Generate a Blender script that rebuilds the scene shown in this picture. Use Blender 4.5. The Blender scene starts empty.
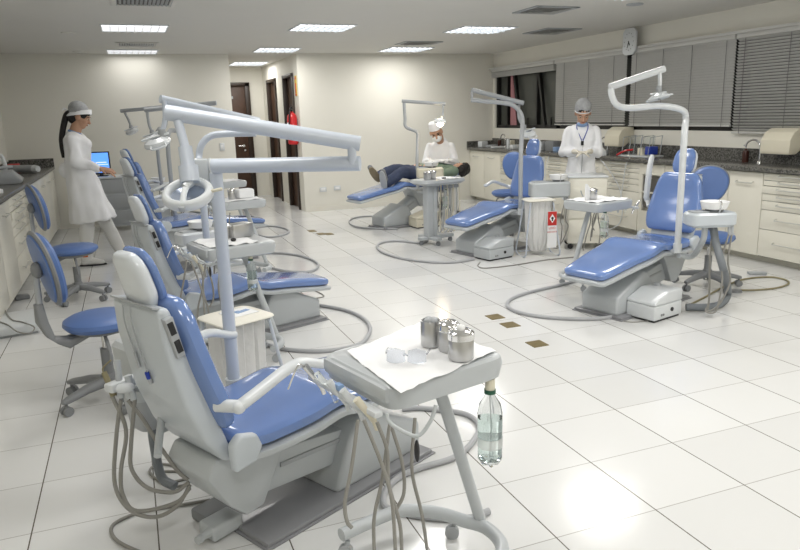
import bpy, bmesh, math, random
from mathutils import Vector, Matrix, noise
random.seed(7)
PI = math.pi
V = Vector
col = bpy.context.scene.collection
def rad(a): return math.radians(a)

# ------------------------------------------------------------ camera model
F, YAW, PIT, ROLL, H = 691.3, .3643, .2275, -.0294, 1.55
_f = V((math.sin(YAW)*math.cos(PIT), math.cos(YAW)*math.cos(PIT), -math.sin(PIT)))
_r = V((math.cos(YAW), -math.sin(YAW), 0)); _u = _r.cross(_f)
RX = math.cos(ROLL)*_r + math.sin(ROLL)*_u
RY = -math.sin(ROLL)*_r + math.cos(ROLL)*_u
RZ = _f
EYE = V((0, 0, H))
def ray(u, v): return RX*((u-400)/F) + RY*((275-v)/F) + RZ
def gp(u, v, z=0.0):
    d = ray(u, v); return EYE + d*((z-H)/d.z)
def pd(u, v, d): return EYE + ray(u, v)*d
def dep(p): return (V(p)-EYE).dot(RZ)
cd = bpy.data.cameras.new('camera'); cam = bpy.data.objects.new('camera', cd); col.objects.link(cam)
cam.matrix_world = Matrix.Translation(EYE) @ Matrix((RX, RY, -RZ)).transposed().to_4x4()
cd.sensor_width = 36; cd.lens = F*36/800; cd.clip_start = .05
bpy.context.scene.camera = cam

# ------------------------------------------------------------ materials
MATS = {}
def mat(name, c, rough=.5, metal=0, coat=0, var=.04, nscale=8, bump=0, trans=0, emit=None, es=0, ior=1.45, alpha=1):
    m = bpy.data.materials.new(name); m.use_nodes = True
    nt = m.node_tree; b = nt.nodes['Principled BSDF']
    tc = nt.nodes.new('ShaderNodeTexCoord'); n = nt.nodes.new('ShaderNodeTexNoise'); n.inputs['Scale'].default_value = nscale
    n.inputs['Detail'].default_value = 4
    nt.links.new(tc.outputs['Object'], n.inputs['Vector'])
    mx = nt.nodes.new('ShaderNodeMix'); mx.data_type = 'RGBA'
    mx.inputs[6].default_value = (*[x*(1-var) for x in c], 1); mx.inputs[7].default_value = (*[min(1, x*(1+var)) for x in c], 1)
    nt.links.new(n.outputs['Fac'], mx.inputs[0]); nt.links.new(mx.outputs[2], b.inputs['Base Color'])
    b.inputs['Roughness'].default_value = rough; b.inputs['Metallic'].default_value = metal
    b.inputs['Coat Weight'].default_value = coat; b.inputs['Coat Roughness'].default_value = .08
    b.inputs['Transmission Weight'].default_value = trans; b.inputs['IOR'].default_value = ior
    b.inputs['Alpha'].default_value = alpha
    if emit: b.inputs['Emission Color'].default_value = (*emit, 1); b.inputs['Emission Strength'].default_value = es
    if bump:
        bp = nt.nodes.new('ShaderNodeBump'); bp.inputs['Strength'].default_value = bump; bp.inputs['Distance'].default_value = .01
        nt.links.new(n.outputs['Fac'], bp.inputs['Height']); nt.links.new(bp.outputs['Normal'], b.inputs['Normal'])
    MATS[name] = m; return m
wallm = mat('wall_paint', (.80, .785, .715), .6, var=.02, nscale=2)
ceilm = mat('ceiling_paint', (.70, .69, .65), .7, var=.02, nscale=2)
vinyl = mat('blue_vinyl', (.15, .245, .52), .18, coat=.7, var=.05, nscale=5, bump=.06)
vinyl2 = mat('blue_foam_back', (.10, .18, .42), .4, var=.05)
shellm = mat('cool_grey_shell', (.49, .52, .54), .3, coat=.2, var=.02)
shellc = mat('chair_back_shell', (.54, .585, .625), .3, coat=.25, var=.02)
headm = mat('headrest_shell_grey', (.70, .74, .78), .25, coat=.4, var=.02)
lidm = mat('pale_lid', (.80, .78, .70), .4, var=.02)
shellw = mat('white_shell', (.68, .71, .73), .28, coat=.3, var=.02)
tubew = mat('painted_tube', (.55, .60, .68), .3, coat=.25, var=.02)
handlem = mat('handle_metal', (.58, .58, .54), .35, metal=.3)
greyp = mat('grey_plastic', (.23, .24, .25), .5, var=.05)
greyl = mat('mid_grey_plastic', (.40, .42, .44), .42, var=.04)
steelp = mat('base_plate_grey', (.24, .245, .26), .35, coat=.3, var=.04)
black = mat('black_plastic', (.02, .02, .022), .45)
cream = mat('cream_plastic', (.72, .68, .55), .4, var=.03)
cabm = mat('cabinet_laminate', (.78, .76, .67), .35, coat=.1, var=.015)
cab_shade = mat('cabinet_shade', (.10, .095, .085), .6)  # near-black tone standing in for shade inside the cabinets
chrome = mat('chrome', (.75, .75, .75), .15, metal=1, var=.03)
steel = mat('brushed_steel', (.55, .55, .55), .3, metal=1, var=.12, nscale=14)
hosem = mat('grey_hose', (.42, .43, .45), .5, var=.05)
cordm = mat('grey_cord', (.27, .265, .245), .5, var=.08)
browncord = mat('brown_cord', (.27, .24, .14), .5, var=.08)
darkhose = mat('dark_hose', (.20, .22, .24), .5, var=.08)
paper = mat('white_paper', (.86, .87, .88), .8, var=.02)
ply = mat('clear_plastic', (.93, .96, .96), .05, trans=.95, ior=1.12, var=.01)
plybag = mat('plastic_bag', (.93, .93, .92), .3, var=.04, nscale=20, bump=.5, trans=.3)
wood = mat('dark_wood', (.075, .04, .025), .45, var=.35, nscale=10)
woodf = mat('dark_wood_frame', (.03, .018, .012), .4, var=.3)
red = mat('red_paint', (.62, .02, .025), .3, coat=.3)
coatm = mat('white_cotton', (.88, .89, .91), .85, var=.04, nscale=12, bump=.25)
bandm = mat('bottle_label', (.85, .86, .86), .4, alpha=.5)
trousm = mat('white_trousers', (.74, .74, .72), .85, var=.03)
skin = mat('skin', (.52, .31, .21), .5, var=.06)
skin2 = mat('skin_tan', (.50, .29, .19), .5, var=.06)
hairm = mat('black_hair', (.008, .007, .007), .45, var=.3, nscale=40)
netm = mat('hair_net', (.36, .37, .38), .8, var=.3, nscale=60)
jeans = mat('blue_denim', (.045, .06, .11), .85, var=.25, nscale=30)
greensh = mat('green_cloth', (.16, .22, .17), .85, var=.15)
glove = mat('latex_glove', (.72, .68, .58), .5)
sole = mat('tan_sole', (.26, .21, .13), .7, var=.2, nscale=20)
lightblue = mat('pale_blue_plastic', (.25, .38, .62), .4)
mirrorm = mat('light_reflector', (.55, .62, .75), .12, metal=.7)
slatm = mat('blind_slat', (.56, .56, .54), .4, var=.03)
slatd = mat('blind_cord', (.2, .2, .2), .6)
framem = mat('window_frame_black', (.012, .012, .012), .4)
glassm = mat('night_window', (.085, .09, .08), .25, var=.15, nscale=3)
pinkc = mat('pink_curtain', (.42, .20, .22), .8, var=.2, nscale=30)
brass = mat('brass_plate', (.22, .17, .07), .4, metal=.6, var=.25, nscale=40)
screenm = mat('blue_screen', (.1, .3, .9), .3, emit=(.12, .35, 1), es=1.1)
glowm = mat('lamp_glow', (1, .85, .6), .3, emit=(1, .78, .5), es=30)
glassc = mat('clear_goggles', (.86, .89, .95), .05, trans=.85, ior=1.3)
bluecap = mat('dark_blue', (.02, .05, .35), .4)
greencap = mat('dark_green', (.02, .10, .06), .4)
ventm = mat('vent_grey', (.34, .34, .32), .5)
rubber = mat('dark_rubber', (.06, .06, .065), .6)
brownb = mat('brown_bottle', (.05, .015, .01), .25)
eyem = mat('eye_dark', (.02, .012, .01), .3)
lipm = mat('lips', (.36, .12, .10), .5)
redsign = mat('red_sign', (.55, .035, .03), .5)
yellow = mat('yellow_sign', (.65, .45, .05), .5)
orange = mat('orange_print', (.75, .18, .04), .6)

def granite():
    m = bpy.data.materials.new('grey_granite'); m.use_nodes = True; nt = m.node_tree; b = nt.nodes['Principled BSDF']
    tc = nt.nodes.new('ShaderNodeTexCoord'); n = nt.nodes.new('ShaderNodeTexNoise'); n.inputs['Scale'].default_value = 70; n.inputs['Detail'].default_value = 6
    r = nt.nodes.new('ShaderNodeValToRGB'); r.color_ramp.elements[0].position = .42; r.color_ramp.elements[0].color = (.05, .05, .045, 1)
    r.color_ramp.elements[1].position = .62; r.color_ramp.elements[1].color = (.20, .195, .18, 1)
    nt.links.new(tc.outputs['Object'], n.inputs['Vector']); nt.links.new(n.outputs['Fac'], r.inputs[0]); nt.links.new(r.outputs[0], b.inputs['Base Color'])
    b.inputs['Roughness'].default_value = .25
    return m
gran = granite()

TA, TB, TX, TY = .4607, .4196, 4.095, 3.615
def tiles():
    m = bpy.data.materials.new('white_floor_tiles'); m.use_nodes = True; nt = m.node_tree; L = nt.links; b = nt.nodes['Principled BSDF']
    g = nt.nodes.new('ShaderNodeNewGeometry'); s = nt.nodes.new('ShaderNodeSeparateXYZ'); L.new(g.outputs['Position'], s.inputs[0])
    def mth(op, a, b_=None):
        n = nt.nodes.new('ShaderNodeMath'); n.operation = op
        for k, x in enumerate((a, b_)):
            if x is None: continue
            if isinstance(x, (int, float)): n.inputs[k].default_value = x
            else: L.new(x, n.inputs[k])
        return n.outputs[0]
    def line(o, off, per, w):
        t = mth('DIVIDE', mth('SUBTRACT', o, off), per)
        d = mth('MULTIPLY', mth('ABSOLUTE', mth('SUBTRACT', mth('FRACT', mth('ADD', t, .5)), .5)), per)
        return mth('LESS_THAN', d, w), mth('ROUND', t)
    lx, ix = line(s.outputs['X'], TX, TA, .0027); ly, iy = line(s.outputs['Y'], TY, TB, .0019)
    ixf = mth('FLOOR', mth('DIVIDE', mth('SUBTRACT', s.outputs['X'], TX), TA)); iyf = mth('FLOOR', mth('DIVIDE', mth('SUBTRACT', s.outputs['Y'], TY), TB))
    cmb = nt.nodes.new('ShaderNodeCombineXYZ'); L.new(ixf, cmb.inputs[0]); L.new(iyf, cmb.inputs[1])
    wn = nt.nodes.new('ShaderNodeTexWhiteNoise'); L.new(cmb.outputs[0], wn.inputs['Vector'])
    c1 = nt.nodes.new('ShaderNodeMix'); c1.data_type = 'RGBA'; c1.inputs[6].default_value = (.70, .705, .70, 1); c1.inputs[7].default_value = (.77, .775, .77, 1)
    L.new(wn.outputs['Value'], c1.inputs[0])
    c2 = nt.nodes.new('ShaderNodeMix'); c2.data_type = 'RGBA'; L.new(c1.outputs[2], c2.inputs[6]); c2.inputs[7].default_value = (.37, .36, .34, 1); L.new(ly, c2.inputs[0])
    c3 = nt.nodes.new('ShaderNodeMix'); c3.data_type = 'RGBA'; L.new(c2.outputs[2], c3.inputs[6]); c3.inputs[7].default_value = (.13, .12, .10, 1); L.new(lx, c3.inputs[0])
    L.new(c3.outputs[2], b.inputs['Base Color'])
    b.inputs['Roughness'].default_value = .16; b.inputs['Specular IOR Level'].default_value = .5
    nz = nt.nodes.new('ShaderNodeTexNoise'); nz.inputs['Scale'].default_value = 5; L.new(g.outputs['Position'], nz.inputs['Vector'])
    bp = nt.nodes.new('ShaderNodeBump'); bp.inputs['Strength'].default_value = .05; bp.inputs['Distance'].default_value = .02
    L.new(nz.outputs['Fac'], bp.inputs['Height']); L.new(bp.outputs['Normal'], b.inputs['Normal'])
    return m
tilem = tiles()

# ------------------------------------------------------------ object plumbing
WM = {}
def tag(o, label=None, cat=None, group=None, kind=None):
    if label: o['label'] = label
    if cat: o['category'] = cat
    if group: o['group'] = group
    if kind: o['kind'] = kind
    return o
def thing(name, label, cat, loc=(0, 0, 0), rz=0, group=None):
    o = bpy.data.objects.new(name, None); col.objects.link(o); o.empty_display_size = .1
    o.location = loc; o.rotation_euler = (0, 0, rz)
    WM[o.name] = Matrix.Translation(loc) @ Matrix.Rotation(rz, 4, 'Z')
    return tag(o, label, cat, group)
def children(o): return [c for c in bpy.data.objects if c.parent == o]
def dup(root, loc, rz, label, group=None):
    kids = children(root)
    r = root.copy(); col.objects.link(r); r.location = loc; r.rotation_euler = (0, 0, rz); r['label'] = label
    WM[r.name] = Matrix.Translation(loc) @ Matrix.Rotation(rz, 4, 'Z')
    if group: r['group'] = group
    for ch in kids:
        c = ch.copy(); col.objects.link(c); c.parent = r
        for g in children(ch):
            d = g.copy(); col.objects.link(d); d.parent = c
    return r

def frames(pts):
    pts = [V(p) for p in pts]; T = []
    for i in range(len(pts)):
        a = pts[max(0, i-1)]; b = pts[min(len(pts)-1, i+1)]; T.append((b-a).normalized())
    n = T[0].orthogonal().normalized(); N = [n]
    for i in range(1, len(pts)):
        n = N[-1] - T[i]*N[-1].dot(T[i])
        N.append(n.normalized() if n.length > 1e-6 else T[i].orthogonal().normalized())
    return T, N
def catmull(pts, n=6):
    pts = [V(p) for p in pts]
    if len(pts) < 3: return pts
    out = []; P = [pts[0]*2-pts[1]] + pts + [pts[-1]*2-pts[-2]]
    for i in range(1, len(P)-2):
        for k in range(n):
            t = k/n; a, b, c, d = P[i-1], P[i], P[i+1], P[i+2]
            out.append(.5*((2*b)+(c-a)*t+(2*a-5*b+4*c-d)*t*t+(3*b-a-3*c+d)*t**3))
    out.append(pts[-1]); return out

class MB:
    def __init__(s): s.bm = bmesh.new()
    def _merge(s, bm, M=None):
        me = bpy.data.meshes.new('t'); bm.to_mesh(me); bm.free()
        if M is not None: me.transform(M)
        s.bm.from_mesh(me); bpy.data.meshes.remove(me); return s
    def box(s, c, d, rz=0, bev=0, M=None, seg=2, rx=0, ry=0):
        bm = bmesh.new(); bmesh.ops.create_cube(bm, size=1)
        for v in bm.verts: v.co = V((v.co.x*d[0], v.co.y*d[1], v.co.z*d[2]))
        if bev: bmesh.ops.bevel(bm, geom=bm.edges[:], offset=min(bev, min(d)*.49), segments=seg, affect='EDGES', profile=.5)
        T = Matrix.Translation(c) @ Matrix.Rotation(rz, 4, 'Z') @ Matrix.Rotation(ry, 4, 'Y') @ Matrix.Rotation(rx, 4, 'X')
        return s._merge(bm, (M @ T) if M is not None else T)
    def prism(s, poly, y0, y1, bev=0, seg=2, M=None):
        "polygon in x,z extruded along y"
        bm = bmesh.new()
        a = [bm.verts.new((x, y0, z)) for x, z in poly]; b = [bm.verts.new((x, y1, z)) for x, z in poly]
        bm.faces.new(a); bm.faces.new(b[::-1]); n = len(poly)
        for i in range(n): bm.faces.new((a[i], b[i], b[(i+1) % n], a[(i+1) % n]))
        bmesh.ops.recalc_face_normals(bm, faces=bm.faces[:])
        if bev: bmesh.ops.bevel(bm, geom=bm.edges[:], offset=bev, segments=seg, affect='EDGES', profile=.5)
        return s._merge(bm, M)
    def rings(s, R, close=True):
        bm = s.bm; rows = [[bm.verts.new(p) for p in r] for r in R]; n = len(rows[0])
        for i in range(len(rows)-1):
            for j in range(n):
                bm.faces.new((rows[i][j], rows[i][(j+1) % n], rows[i+1][(j+1) % n], rows[i+1][j]))
        if close:
            for r in (rows[0][::-1], rows[-1]):
                try: bm.faces.new(r)
                except ValueError: pass
        return s
    def tube(s, pts, r, n=10, sm=6):
        P = catmull(pts, sm) if sm else [V(p) for p in pts]
        T, N = frames(P); k = len(P)
        R = []
        for i, p in enumerate(P):
            rr = r if isinstance(r, (int, float)) else r[0]+(r[1]-r[0])*i/(k-1)
            B = T[i].cross(N[i])
            R.append([p+rr*(math.cos(2*PI*j/n)*N[i]+math.sin(2*PI*j/n)*B) for j in range(n)])
        return s.rings(R)
    def cyl(s, p0, p1, r0, r1=None, n=18): 
        return s.tube([p0, p1], (r0, r0 if r1 is None else r1), n, 0)
    def lathe(s, prof, c=(0, 0, 0), n=24, M=None, close=True):
        c = V(c); M = M or Matrix.Identity(4)
        return s.rings([[c + M @ V((r*math.cos(2*PI*j/n), r*math.sin(2*PI*j/n), z)) for j in range(n)] for r, z in prof], close)
    def ell(s, c, r, M=None, n=16):
        bm = bmesh.new(); bmesh.ops.create_uvsphere(bm, u_segments=n, v_segments=n//2+2, radius=1)
        T = Matrix.Translation(c) @ (M or Matrix.Identity(4)) @ Matrix.Diagonal((*r, 1))
        return s._merge(bm, T)
    def loft(s, secs, n=28, e=4):
        R = []
        for c, U, W in secs:
            R.append([V(c) + V(U)*(abs(math.cos(a))**(2/e)*(1 if math.cos(a) > 0 else -1)) + V(W)*(abs(math.sin(a))**(2/e)*(1 if math.sin(a) > 0 else -1)) for a in [2*PI*j/n for j in range(n)]])
        return s.rings(R)
    def cone(s, a, b, r0, r1):
        s.cyl(a, b, r0, r1, 14); s.ell(a, (r0,)*3, n=12); s.ell(b, (r1,)*3, n=12); return s
    def chain(s, pts, rs):
        for i in range(len(pts)-1): s.cone(pts[i], pts[i+1], rs[i], rs[i+1])
        return s
    def mesh(s, sharp=.62):
        bmesh.ops.recalc_face_normals(s.bm, faces=s.bm.faces[:])
        for f in s.bm.faces: f.smooth = True
        for e in s.bm.edges:
            if len(e.link_faces) == 2 and e.calc_face_angle(0) > sharp: e.smooth = False
        me = bpy.data.meshes.new('m'); s.bm.to_mesh(me); s.bm.free(); return me
    def build(s, name, m, parent=None, world=False, label=None, sharp=.62):
        return link(name, s.mesh(sharp), m, parent, world, label)
def link(name, me, m, parent=None, world=False, label=None):
    o = bpy.data.objects.new(name, me); me.name = name; me.materials.append(m); col.objects.link(o)
    if parent:
        root = parent if parent.name in WM else parent.parent
        if world: me.transform(WM[root.name].inverted())
        o.parent = parent
        if label: o['label'] = label
    else:
        xs = [v.co for v in me.vertices]
        c = V(((min(v.x for v in xs)+max(v.x for v in xs))/2, (min(v.y for v in xs)+max(v.y for v in xs))/2, min(v.z for v in xs)))
        me.transform(Matrix.Translation(-c)); o.location = c
    return o
def remesh(mb, voxel=.007, it=3, folds=0, fs=9):
    me = mb.mesh(); o = bpy.data.objects.new('tmp', me); col.objects.link(o)
    r = o.modifiers.new('r', 'REMESH'); r.mode = 'VOXEL'; r.voxel_size = voxel; r.use_smooth_shade = True
    sm = o.modifiers.new('s', 'SMOOTH'); sm.factor = .5; sm.iterations = it
    dg = bpy.context.evaluated_depsgraph_get(); out = bpy.data.meshes.new_from_object(o.evaluated_get(dg))
    bpy.data.objects.remove(o); bpy.data.meshes.remove(me)
    if folds:
        nn = [v.normal.copy() for v in out.vertices]
        for v, n_ in zip(out.vertices, nn):
            k = noise.noise(V((v.co.x*fs, v.co.y*fs, v.co.z*fs*.45))); v.co += n_*k*folds
    for p in out.polygons: p.use_smooth = True
    return out
def struct(name, mb, m, parent=None):
    o = link(name, mb.mesh(), m, parent)
    if not parent: o['kind'] = 'structure'
    return o

def cushion(mb, path, ws, th, R=.035, y=0, e=4, n=28, steps=5):
    "path of the top face in x,z; half widths ws; rounded ends"
    P = catmull([(x, 0, z) for x, z in path], steps); k = len(P)
    cum = [0]
    for a, b in zip(P, P[1:]): cum.append(cum[-1]+(b-a).length)
    kc = [0]
    pv = [V((x, 0, z)) for x, z in path]
    for a, b in zip(pv, pv[1:]): kc.append(kc[-1]+(b-a).length)
    def wid(t):
        t *= kc[-1]
        for i in range(len(kc)-1):
            if t <= kc[i+1]+1e-9: return ws[i]+(ws[i+1]-ws[i])*(t-kc[i])/(kc[i+1]-kc[i])
        return ws[-1]
    secs = []
    def sec(p, T, w, t): 
        N = V((-T.z, 0, T.x)); secs.append((p - N*th/2 + V((0, y, 0)), V((0, w, 0)), N*t))
    T0 = (P[1]-P[0]).normalized(); T1 = (P[-1]-P[-2]).normalized()
    for a in (8, 25, 45, 67):
        sec(P[0]+T0*R*(1-math.cos(rad(a))), T0, wid(0)-R*(1-math.sin(rad(a))), th/2*(.25+.75*math.sin(rad(a))))
    for i in range(k):
        if cum[i] < R*1.02 or cum[-1]-cum[i] < R*1.02: continue
        T = (P[min(k-1, i+1)]-P[max(0, i-1)]).normalized(); sec(P[i], T, wid(cum[i]/cum[-1]), th/2)
    for a in (67, 45, 25, 8):
        sec(P[-1]-T1*R*(1-math.cos(rad(a))), T1, wid(1)-R*(1-math.sin(rad(a))), th/2*(.25+.75*math.sin(rad(a))))
    mb.loft(secs, n, e); return mb
# ------------------------------------------------------------ room
CZ = 2.56; XL, XR = -1.65, 6.25; YB, YBL, YE = 11.4, 11.6, 14.5; YF = -1.6; CX0, CX1 = 1.63, 2.68
mb = MB(); mb.box(((XL+XR)/2, (YF+YE)/2, -.05), (XR-XL+.4, YE-YF+.4, .1)); struct('floor', mb, tilem)
mb = MB(); mb.box(((XL+XR)/2, (YF+YE)/2, CZ+.05), (XR-XL+.4, YE-YF+.4, .1)); struct('ceiling', mb, ceilm)
def wall(name, x0, x1, y0, y1, z0=0, z1=CZ, holes=()):
    mb = MB(); mb.box(((x0+x1)/2, (y0+y1)/2, (z0+z1)/2), (x1-x0, y1-y0, z1-z0)); return struct(name, mb, wallm)
wall('wall_left', XL-.1, XL, YF, YBL)
wall('wall_front', XL-.1, XR+.1, YF-.1, YF)
wall('wall_back_left', XL-.1, CX0, YBL, YBL+.1)
wall('wall_corridor_left', CX0-.1, CX0, YBL+.1, YE)
wall('wall_corridor_end', CX0-.1, CX1+.1, YE, YE+.1)
wall('wall_back_right', CX1, XR+.1, YB, YB+.1)
# corridor right wall with two dark door openings
SZ0, SZ1 = 1.27, 2.27
mb = MB()
def seg(x0, x1, y0, y1, z0, z1): mb.box(((x0+x1)/2, (y0+y1)/2, (z0+z1)/2), (x1-x0, y1-y0, z1-z0))
D1, D2 = (11.72, 12.5), (13.15, 14.0); DH = 2.28
seg(CX1, CX1+.1, YB+.1, D1[0], 0, CZ); seg(CX1, CX1+.1, D1[1], D2[0], 0, CZ); seg(CX1, CX1+.1, D2[1], YE, 0, CZ)
seg(CX1, CX1+.1, D1[0], D1[1], DH, CZ); seg(CX1, CX1+.1, D2[0], D2[1], DH, CZ)
struct('wall_corridor_right', mb, wallm)
for i, (a, b) in enumerate((D1, D2)):
    d = MB().box((CX1+.07, (a+b)/2, DH/2), (.04, b-a, DH)); d = struct('door_%d' % (i+1), d, wood)
    f = MB()
    for y in (a+.03, b-.03): f.box((CX1+.02, y, DH/2), (.10, .06, DH), bev=.006)
    f.box((CX1+.02, (a+b)/2, DH-.03), (.10, b-a, .06), bev=.006)
    fo = link('door_frame', f.mesh(), woodf); fo.location -= d.location; fo.parent = d
# end door
ex0, ex1 = 1.66, 2.40
d = struct('door_3', MB().box(((ex0+ex1)/2-.03, YE-.03, 1.12), (ex1-ex0-.1, .04, 2.24), bev=.004), wood)
f = MB(); f.box((ex1-.05, YE-.04, 1.13), (.10, .09, 2.26), bev=.008); f.box(((ex0+ex1)/2, YE-.04, 2.23), (ex1-ex0, .09, .08), bev=.008)
fo = link('door_frame', f.mesh(), woodf); fo.location -= d.location; fo.parent = d
h = MB(); hx = ex1-.2; h.lathe([(.001, 0), (.028, 0), (.028, .012), (.001, .012)], (hx, YE-.055, 1.03), 16, Matrix.Rotation(PI/2, 4, 'X')); h.cyl((hx, YE-.06, 1.03), (hx, YE-.1, 1.03), .009); h.cyl((hx, YE-.1, 1.03), (hx-.11, YE-.1, 1.03), .009)
h.lathe([(.001, 0), (.02, 0), (.02, .012), (.001, .012)], (hx+.02, YE-.055, .94), 16, Matrix.Rotation(PI/2, 4, 'X'))
ho = link('door_handle', h.mesh(), chrome); ho.location -= d.location; ho.parent = d
o = MB().box((1.98, YE-.06, 1.98), (.16, .012, .05)).build('door_sign', greyl); tag(o, 'small grey plaque on the dark wooden door at the corridor end', 'sign')
# baseboards of tile
for nm, a, b in (('baseboard_back', (CX1+.02, YB-.012), (5.86, YB)),):
    struct(nm, MB().box(((a[0]+b[0])/2, (a[1]+b[1])/2, .04), (b[0]-a[0], b[1]-a[1], .08)), wallm)
struct('baseboard_left', MB().box(((XL+CX0)/2+.35, YBL-.006, .04), (CX0-XL-.7, .012, .08)), wallm)

# right wall: window band between sill and lintel
WY0, WY1 = 2.6, 11.32
struct('wall_right', MB().box((XR+.1, (YF+YB)/2, SZ0/2), (.2, YB-YF, SZ0)).box((XR+.1, (YF+YB)/2, (SZ1+CZ)/2), (.2, YB-YF, CZ-SZ1)).box((XR+.1, (YF+WY0)/2, (SZ0+SZ1)/2), (.2, WY0-YF, SZ1-SZ0)).box((XR+.1, (WY1+YB)/2, (SZ0+SZ1)/2), (.2, YB-WY1, SZ1-SZ0)), wallm)
def window(n, y0, y1, mull):
    w = MB(); t = .05; x = XR+.06
    w.box((x, (y0+y1)/2, SZ0+t/2), (.07, y1-y0, t)); w.box((x, (y0+y1)/2, SZ1-t/2), (.07, y1-y0, t))
    for y in [y0+t/2, y1-t/2]+mull: w.box((x, y, (SZ0+SZ1)/2), (.07, t, SZ1-SZ0))
    wo = struct('window_%d' % n, w, framem)
    g = link('pane', MB().box((x+.04, (y0+y1)/2, (SZ0+SZ1)/2), (.01, y1-y0, SZ1-SZ0)).mesh(), glassm); g.location -= wo.location; g.parent = wo
    return wo
w1 = window(1, 9.36, WY1, [10.95, 10.0]); window(2, 7.68, 9.36, []); window(3, 5.95, 7.62, []); window(4, WY0, 5.9, [4.4])
# awning sashes leaning outwards, seen as slanted black bars
for y in (10.62, 9.86):
    s_ = MB(); s_.tube([(XR+.05, y+.12, SZ1-.04), (XR+.02, y-.14, SZ0+.04)], .035, 4, 0); o = link('sash_bar', s_.mesh(), framem); o.location -= w1.location; o.parent = w1
s_ = MB(); 
for y in (9.55, 9.7, 10.25, 10.4): s_.box((XR+.02, y, SZ0+.10), (.02, .018, .14))
s_.box((XR+.02, 9.9, SZ0+.05), (.03, 1.0, .02)); o = link('window_latch', s_.mesh(), framem); o.location -= w1.location; o.parent = w1
c_ = MB(); z = [SZ0+.05+i*(SZ1-SZ0-.12)/10 for i in range(11)]
c_.rings([[V((XR+.045+.01*math.sin(j), 10.86-(j/9)*(.20-.15*i/10)-.0*i, zz)) for j in range(10)]+[V((XR+.06+.01*math.sin(j), 10.86-(j/9)*(.20-.15*i/10), zz)) for j in range(9, -1, -1)] for i, zz in enumerate(z)])
tag(c_.build('curtain', pinkc), 'narrow strip of pink patterned cloth in the dark open window', 'curtain')

# blinds
def blind(y0, y1, zb, tapes, label, tilt=56, raised=False, wand=None):
    t = thing('venetian_blind', label, 'blind', (XR-.05, (y0+y1)/2, SZ1), 0, None)
    L = y1-y0
    MB().box((0, 0, -.01), (.07, L, .05), bev=.008).build('head_rail', slatm, t)
    s = MB(); pitch = .031
    if raised:
        for i in range(14): s.box((0, 0, -.045-i*.0055), (.05, L-.02, .0035))
    else:
        n = int((SZ1-.05-zb)/pitch)
        for i in range(n): s.box((0, 0, -.05-i*pitch), (.034, L-.012, .0018), ry=rad(tilt))
    s.build('slats', slatm, t)
    zl = -.125 if raised else zb-SZ1
    MB().box((0, 0, zl+.008), (.03, L-.01, .018), bev=.004).build('bottom_rail', slatm, t)
    if not raised:
        for y in tapes: MB().cyl((-.018, y-(y0+y1)/2, -.03), (-.018, y-(y0+y1)/2, zl), .0035, n=6).build('ladder_cord', slatd, t)
    return t
blind(9.36, 11.34, 0, [], 'raised venetian blind bunched above the open window by the far corner', raised=True)
blind(7.70, 9.34, 1.33, [7.95, 8.5, 9.1], 'closed grey venetian blind behind the standing woman with folded hands')
blind(5.93, 7.62, 1.32, [6.05, 6.55, 7.02, 7.5], 'closed grey venetian blind right of the wall clock')
blind(3.2, 5.91, 1.25, [3.8, 4.5, 5.25, 5.8], 'darker half open venetian blind at the right edge above the towel dispenser', tilt=42)
struct('trim_1', MB().box((XR-.045, (2.6+YB)/2, SZ1+.03), (.09, YB-2.6, .03)), slatm)

# wall clock
ck = thing('wall_clock', 'white octagonal wall clock between the blinds just under the ceiling', 'clock', (XR-.09, 7.60, 2.38))
def oct_(w, h, c): return [(-w, -h+c), (-w+c, -h), (w-c, -h), (w, -h+c), (w, h-c), (w-c, h), (-w+c, h), (-w, h-c)]
MB().prism(oct_(.125, .165, .05), -.03, 0, .006, M=Matrix.Rotation(PI/2, 4, 'Z').inverted()).build('case', shellw, ck)
fm = MB()
for k in range(12):
    a = k*PI/6; fm.box((-.032, .085*math.sin(a), .105*math.cos(a)-.0), (.003, .006, .009))
fm.build('hour_marks', black, ck)
MB().box((-.034, .012, -.035), (.003, .009, .085), rx=.35).build('hand', black, ck)
MB().box((-.034, -.006, -.02), (.003, .012, .06), rx=-.5).build('hand', black, ck)

# ------------------------------------------------------------ ceiling lights and vents
LK = .60
def luminaire(x0, x1, y0, y1, label, power, group='recessed fluorescent ceiling lights'):
    cx, cy = (x0+x1)/2, (y0+y1)/2; w, l = x1-x0, y1-y0
    t = thing('ceiling_light', label, 'ceiling light', (cx, cy, CZ), 0, group)
    f = MB()
    for sx in (-1, 1): f.box((sx*(w/2+.008), 0, -.006), (.016, l+.03, .012))
    for sy in (-1, 1): f.box((0, sy*(l/2+.008), -.006), (w, .016, .012))
    f.build('frame', shellw, t)
    e = mat('diffuser_glow', (.8, .8, .85), .4, emit=(.95, .97, 1), es=.9+power*.06)
    MB().box((0, 0, -.003), (w, l, .004)).build('diffuser', e, t)
    g = MB(); n = 8
    for i in range(1, n): g.box((-w/2+w*i/n, 0, -.014), (.005, l, .018))
    for i in range(1, 4): g.box((0, -l/2+l*i/4, -.014), (w, .004, .018))
    g.build('louvre', chrome if power < 20 else shellw, t)
    ld = bpy.data.lights.new('fluorescent_tubes', 'AREA'); ld.shape = 'RECTANGLE'; ld.size = w*.95; ld.size_y = l*.95; ld.energy = power*LK; ld.color = (1, .97, .92)
    lo = bpy.data.objects.new('fluorescent_tubes', ld); col.objects.link(lo); lo.location = (cx, cy, CZ-.035)
luminaire(1.92, 2.56, 7.88, 8.45, 'bright ceiling light left of centre, nearest of the row leading into the corridor', 26)
luminaire(1.95, 2.55, 10.55, 11.15, 'bright ceiling light at the mouth of the corridor', 26)
luminaire(1.95, 2.55, 13.1, 13.85, 'bright ceiling light inside the corridor', 22)
luminaire(3.90, 4.60, 7.8, 8.4, 'bright ceiling light above the middle right chair', 26)
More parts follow.
